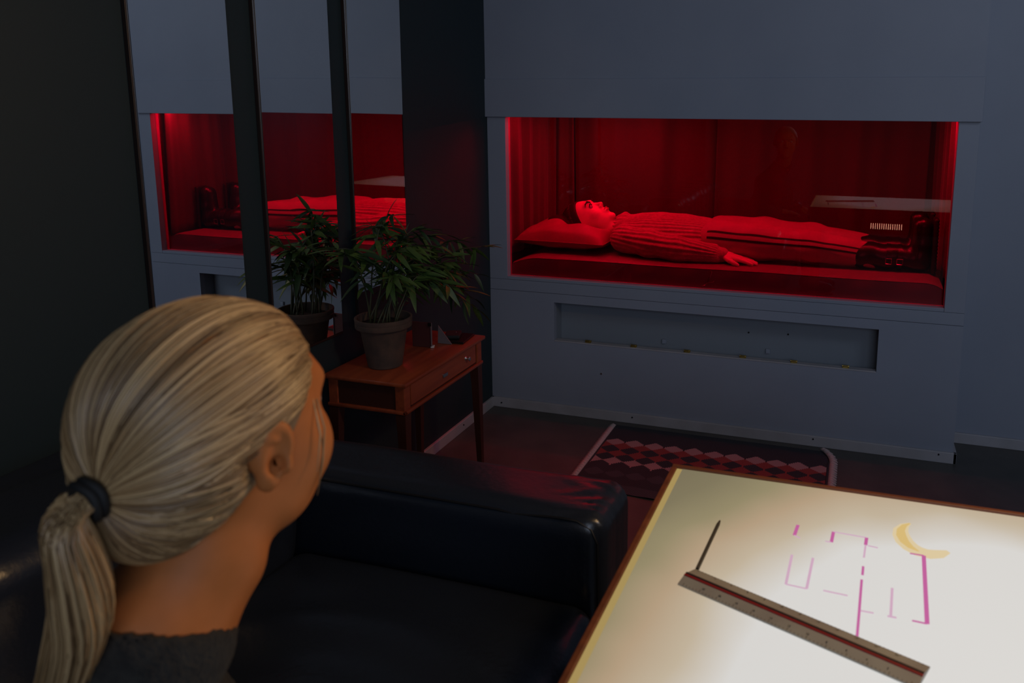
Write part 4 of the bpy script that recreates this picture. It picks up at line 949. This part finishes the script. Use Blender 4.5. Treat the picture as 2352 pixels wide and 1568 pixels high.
# hair cap and strands pulled back to the tie
TIE = np.array((.011, -.122, -.013)); CCn = np.array((0, -.010, .010))
cap1 = uni([ell((0, -.015, .024), (.0815, .1045, .0885)), ell((0, -.050, -.012), (.0690, .0640, .066)), ell((0, -.074, -.044), (.046, .042, .040))], .022)
cutp = plane((0, .018, .004), (0, .80, -.60))
hair1 = inter(cap1, cutp, .006)
hair1 = sub(hair1, ell((.084, -.017, -.005), (.018, .019, .026)), .006); hair1 = sub(hair1, ell((-.084, -.017, -.005), (.018, .019, .026)), .006)
hair_in = disp(hair1, lambda P: 0 * P[:, 0] + .0022)
hr = build('hair', nets(xf(hair_in, H1, R1, 1.0), H1 - .15, H1 + .15, .0026), 'hair_base', w1p, True)
def strand_set(n, rad, seed, amp, name, jit, tmax=1.0):
    rs = np.random.default_rng(seed); mb = MB(); e2 = np.array((0, .60, .80)); nn = np.array((0, .80, -.60)); T = 22
    for k in range(n):
        ph = 2 * PI * (k + rs.uniform(-.5, .5)) / n
        dp = np.array((math.cos(ph), 0, 0)) + e2 * math.sin(ph)
        # behind the ears the hairline lies further back
        pull = .22 + (-.50 * math.exp(-((abs(math.cos(ph)) - 1) / .10) ** 2) if math.sin(ph) < .45 else 0) + rs.uniform(-.04, .03)
        if math.sin(ph) < -.2: pull -= .10
        d0 = dp + nn * pull; d0 /= np.linalg.norm(d0)
        td = TIE - CCn; td = td / np.linalg.norm(td)
        om = math.acos(max(-1, min(1, float(d0 @ td)))); ts = np.linspace(0, 1, T) ** .9
        D = (np.sin((1 - ts) * om)[:, None] * d0 + np.sin(ts * om)[:, None] * td) / max(1e-4, math.sin(om))
        # sideways sway so locks cross slightly
        sway = amp * math.sin(ph * 5 + seed) + jit * rs.normal()
        side = np.cross(d0, td); side /= (np.linalg.norm(side) + 1e-6); D = D + side * (sway * np.sin(PI * ts))[:, None]; D /= np.linalg.norm(D, axis=1)[:, None]
        of = .0006 + .0016 * (.5 + .5 * math.sin(ph * 23 + 2 * math.sin(ph * 7))) + rs.uniform(0, .0012)
        P = on_surface(cap1, CCn, D.astype(f32), .02, .2, of).astype(float)
        ring = TIE + np.array((.011 * math.cos(ph) , .004, .011 * math.sin(ph)))
        bl_ = np.clip((ts - .80) / .20, 0, 1) ** 1.5
        P = P * (1 - bl_)[:, None] + ring * bl_[:, None]
        P[0] -= d0 * .003
        rr = [rad * (0.35 + .65 * min(1, 4 * t)) * (1 - .55 * max(0, t - .6) / .4) for t in ts]
        mb.tube([h1(x) for x in P], rr, 4, False)
    o = build(name, mb, 'hair', hr, True); o['kind'] = 'stuff'; return o
strand_set(950, .00135, 3, .06, 'hair_locks', .05)
strand_set(1500, .00045, 11, .08, 'fine_hair', .09)
# ponytail
tail_c = [np.array(x) for x in ((0, 0, 0), (-.008, -.018, -.008), (-.006, -.016, -.045), (-.014, -.010, -.095), (-.042, -.006, -.150), (-.075, -.004, -.215), (-.105, -.004, -.285))]
TW = h1(TIE)
def tail_pt(t):
    s = t * 6; i = min(5, int(s)); f = s - i; p0 = tail_c[max(0, i - 1)]; p1 = tail_c[i]; p2_ = tail_c[i + 1]; p3 = tail_c[min(6, i + 2)]
    return TW + (0.5 * ((2 * p1) + (-p0 + p2_) * f + (2 * p0 - 5 * p1 + 4 * p2_ - p3) * f * f + (-p0 + 3 * p1 - 3 * p2_ + p3) * f ** 3))
tl = MB(); rs = np.random.default_rng(5)
for k in range(620):
    rr_ = math.sqrt(rs.uniform(0, 1)); a = rs.uniform(0, 2 * PI); ln_ = rs.uniform(.72, 1.0); w1_, w2_ = rs.normal(0, .0015, 2); pts = []
    for i in range(15):
        t = ln_ * i / 14; wd = (.0095 + .0295 * min(1, t / .42) ** .8) * (1 - .25 * max(0, t - .55) / .45)
        pts.append(tail_pt(t) + RT * (wd * rr_ * math.cos(a + .3 * t) + w1_ * math.sin(t * 9)) + np.array((0, .75, .45)) * (wd * .75 * rr_ * math.sin(a + .3 * t)) + np.array((w2_ * math.cos(t * 7), 0, 0)))
    tl.tube(pts, [.0015 * (1 - .7 * (i / 14) ** 2) for i in range(15)], 4, False)
po_ = build('ponytail', tl, 'hair', hr, True); po_['kind'] = 'stuff'
# elastic tie
td_w = R1 @ ((TIE - CCn) / np.linalg.norm(TIE - CCn)); td_w = td_w * .5 + np.array((-.012, -.030, -.010)) * 12; td_w /= np.linalg.norm(td_w)
n1 = np.cross(td_w, (0, 0, 1)); n1 /= np.linalg.norm(n1); n2 = np.cross(td_w, n1); el = MB()
for o_k in (-.003, .003):
    pts = [TW + td_w * (.003 + o_k + .001 * math.sin(3 * a)) + (n1 * math.cos(a) + n2 * math.sin(a)) * .0150 for a in np.linspace(0, 2 * PI, 33)]
    el.tube(pts, .0036, 8, False)
build('hair_tie', el, 'elastic', hr, True)
# loose strands by the ear and under the chin
ls = MB()
ls.tube([h1(x) for x in ((.060, .052, .018), (.066, .055, -.010), (.066, .052, -.040), (.060, .050, -.075))], [.0007, .0009, .0009, .0003], 4)
ls.tube([h1(x) for x in ((.062, .046, .020), (.070, .046, -.012), (.071, .040, -.045))], [.0006, .0008, .0003], 4)
for k in range(26):
    a = rs.uniform(-.9, .9); y0_ = -.060 - .02 * rs.uniform()
    P0 = np.array((.055 * math.sin(a), y0_ + .01, -.075)); ls.tube([h1(P0), h1(P0 * (.8, 1, 1) + (0, -.012, -.004)), h1((P0[0] * .5, -.098, -.068)), h1(TIE)], [.0004, .0007, .0007, .0005], 4)
lso = build('loose_strands', ls, 'hair', hr, True); lso['kind'] = 'stuff'
# sweater
tS = uni([ell(NB + (-.065, -.01, -.19), (.092, .135, .13), None), cap(NB + (-.050, 0, -.20), hipC + (0, 0, .06), .108, .138), cap(shL + RB * .02, shR - RB * .02, .056, .050), uni([cap(NB + (0, -.004, -.015), NB + RB * .05 + (-.05, 0, -.120), .060, .044), cap(NB + (0, -.004, -.015), NB - RB * .085 + (-.05, -.03, -.110), .062, .050)], .03)], .05)
sl1 = uni([chain([shR, elR, wrR + (-.02, 0, 0)], [.052, .048, .038], .02), chain([shL, elL, wrL + (-.02, 0, 0)], [.062, .052, .038], .02)], .01)
nd = np.array((.16, .40, 1.0)); nd /= np.linalg.norm(nd)
sw1 = uni([tS, sl1], .03)
sw1 = inter(sw1, plane(NB + (0, -.01, .022), nd), .008)
sw1 = sub(sw1, chain([h1((0, -.026, -.115)), NB, NB + (0, 0, -.03)], [.050, .0545, .054], .02), .003)
sw1 = inter(sw1, plane((0, 0, .470), (0, 0, -1)), .01)
sw1 = sub(sw1, cap(wrR, wrR + (.05, .02, 0), .020, .020), .003)
sw1 = disp(sw1, lambda P: .002 * np.sin(P[:, 2] * 40 + P[:, 0] * 25) + .0009 * np.sin(P[:, 0] * 500) * np.sin(P[:, 2] * 500) * np.sin(P[:, 1] * 500))
build('sweater', nets(sw1, (.60, -3.15, .40), (1.36, -2.50, .99), .0036), 'sweater', w1p, True)
jn = uni([ell(hipC + (-.02, 0, .0), (.14, .17, .082)), chain([hipC + (0, -.08, 0), kR, aR + (0, 0, .02)], [.080, .063, .048], .03), chain([hipC + (0, .09, 0), kL, aL + (0, 0, .02)], [.080, .063, .048], .03)], .03)
jn = inter(disp(jn, lambda P: .003 * np.sin(P[:, 0] * 45 + P[:, 2] * 30)), plane((0, 0, .10), (0, 0, -1)), .006)
build('trousers', nets(jn, (.70, -3.18, .05), (1.42, -2.62, .62), .006), 'jeans', w1p, True)
for a_ in (aR, aL):
    s_ = uni([cap(a_ + (-.02, 0, -.02), a_ + (.15, .01, -.045), .044, .036), cap(a_, a_ + (0, 0, .07), .048, .046)], .03); s_ = inter(s_, plane((0, 0, .012), (0, 0, -1)), .002)
    bo = build('boot', nets(s_, a_ + (-.10, -.08, -.10), a_ + (.24, .09, .16), .005), 'boot', w1p, True)
    build('sole', nets(rb(a_ + (.065, .004, -.081), (.125, .044, .009), .008), a_ + (-.10, -.08, -.10), a_ + (.24, .09, -.06), .004), 'sole', bo, True)
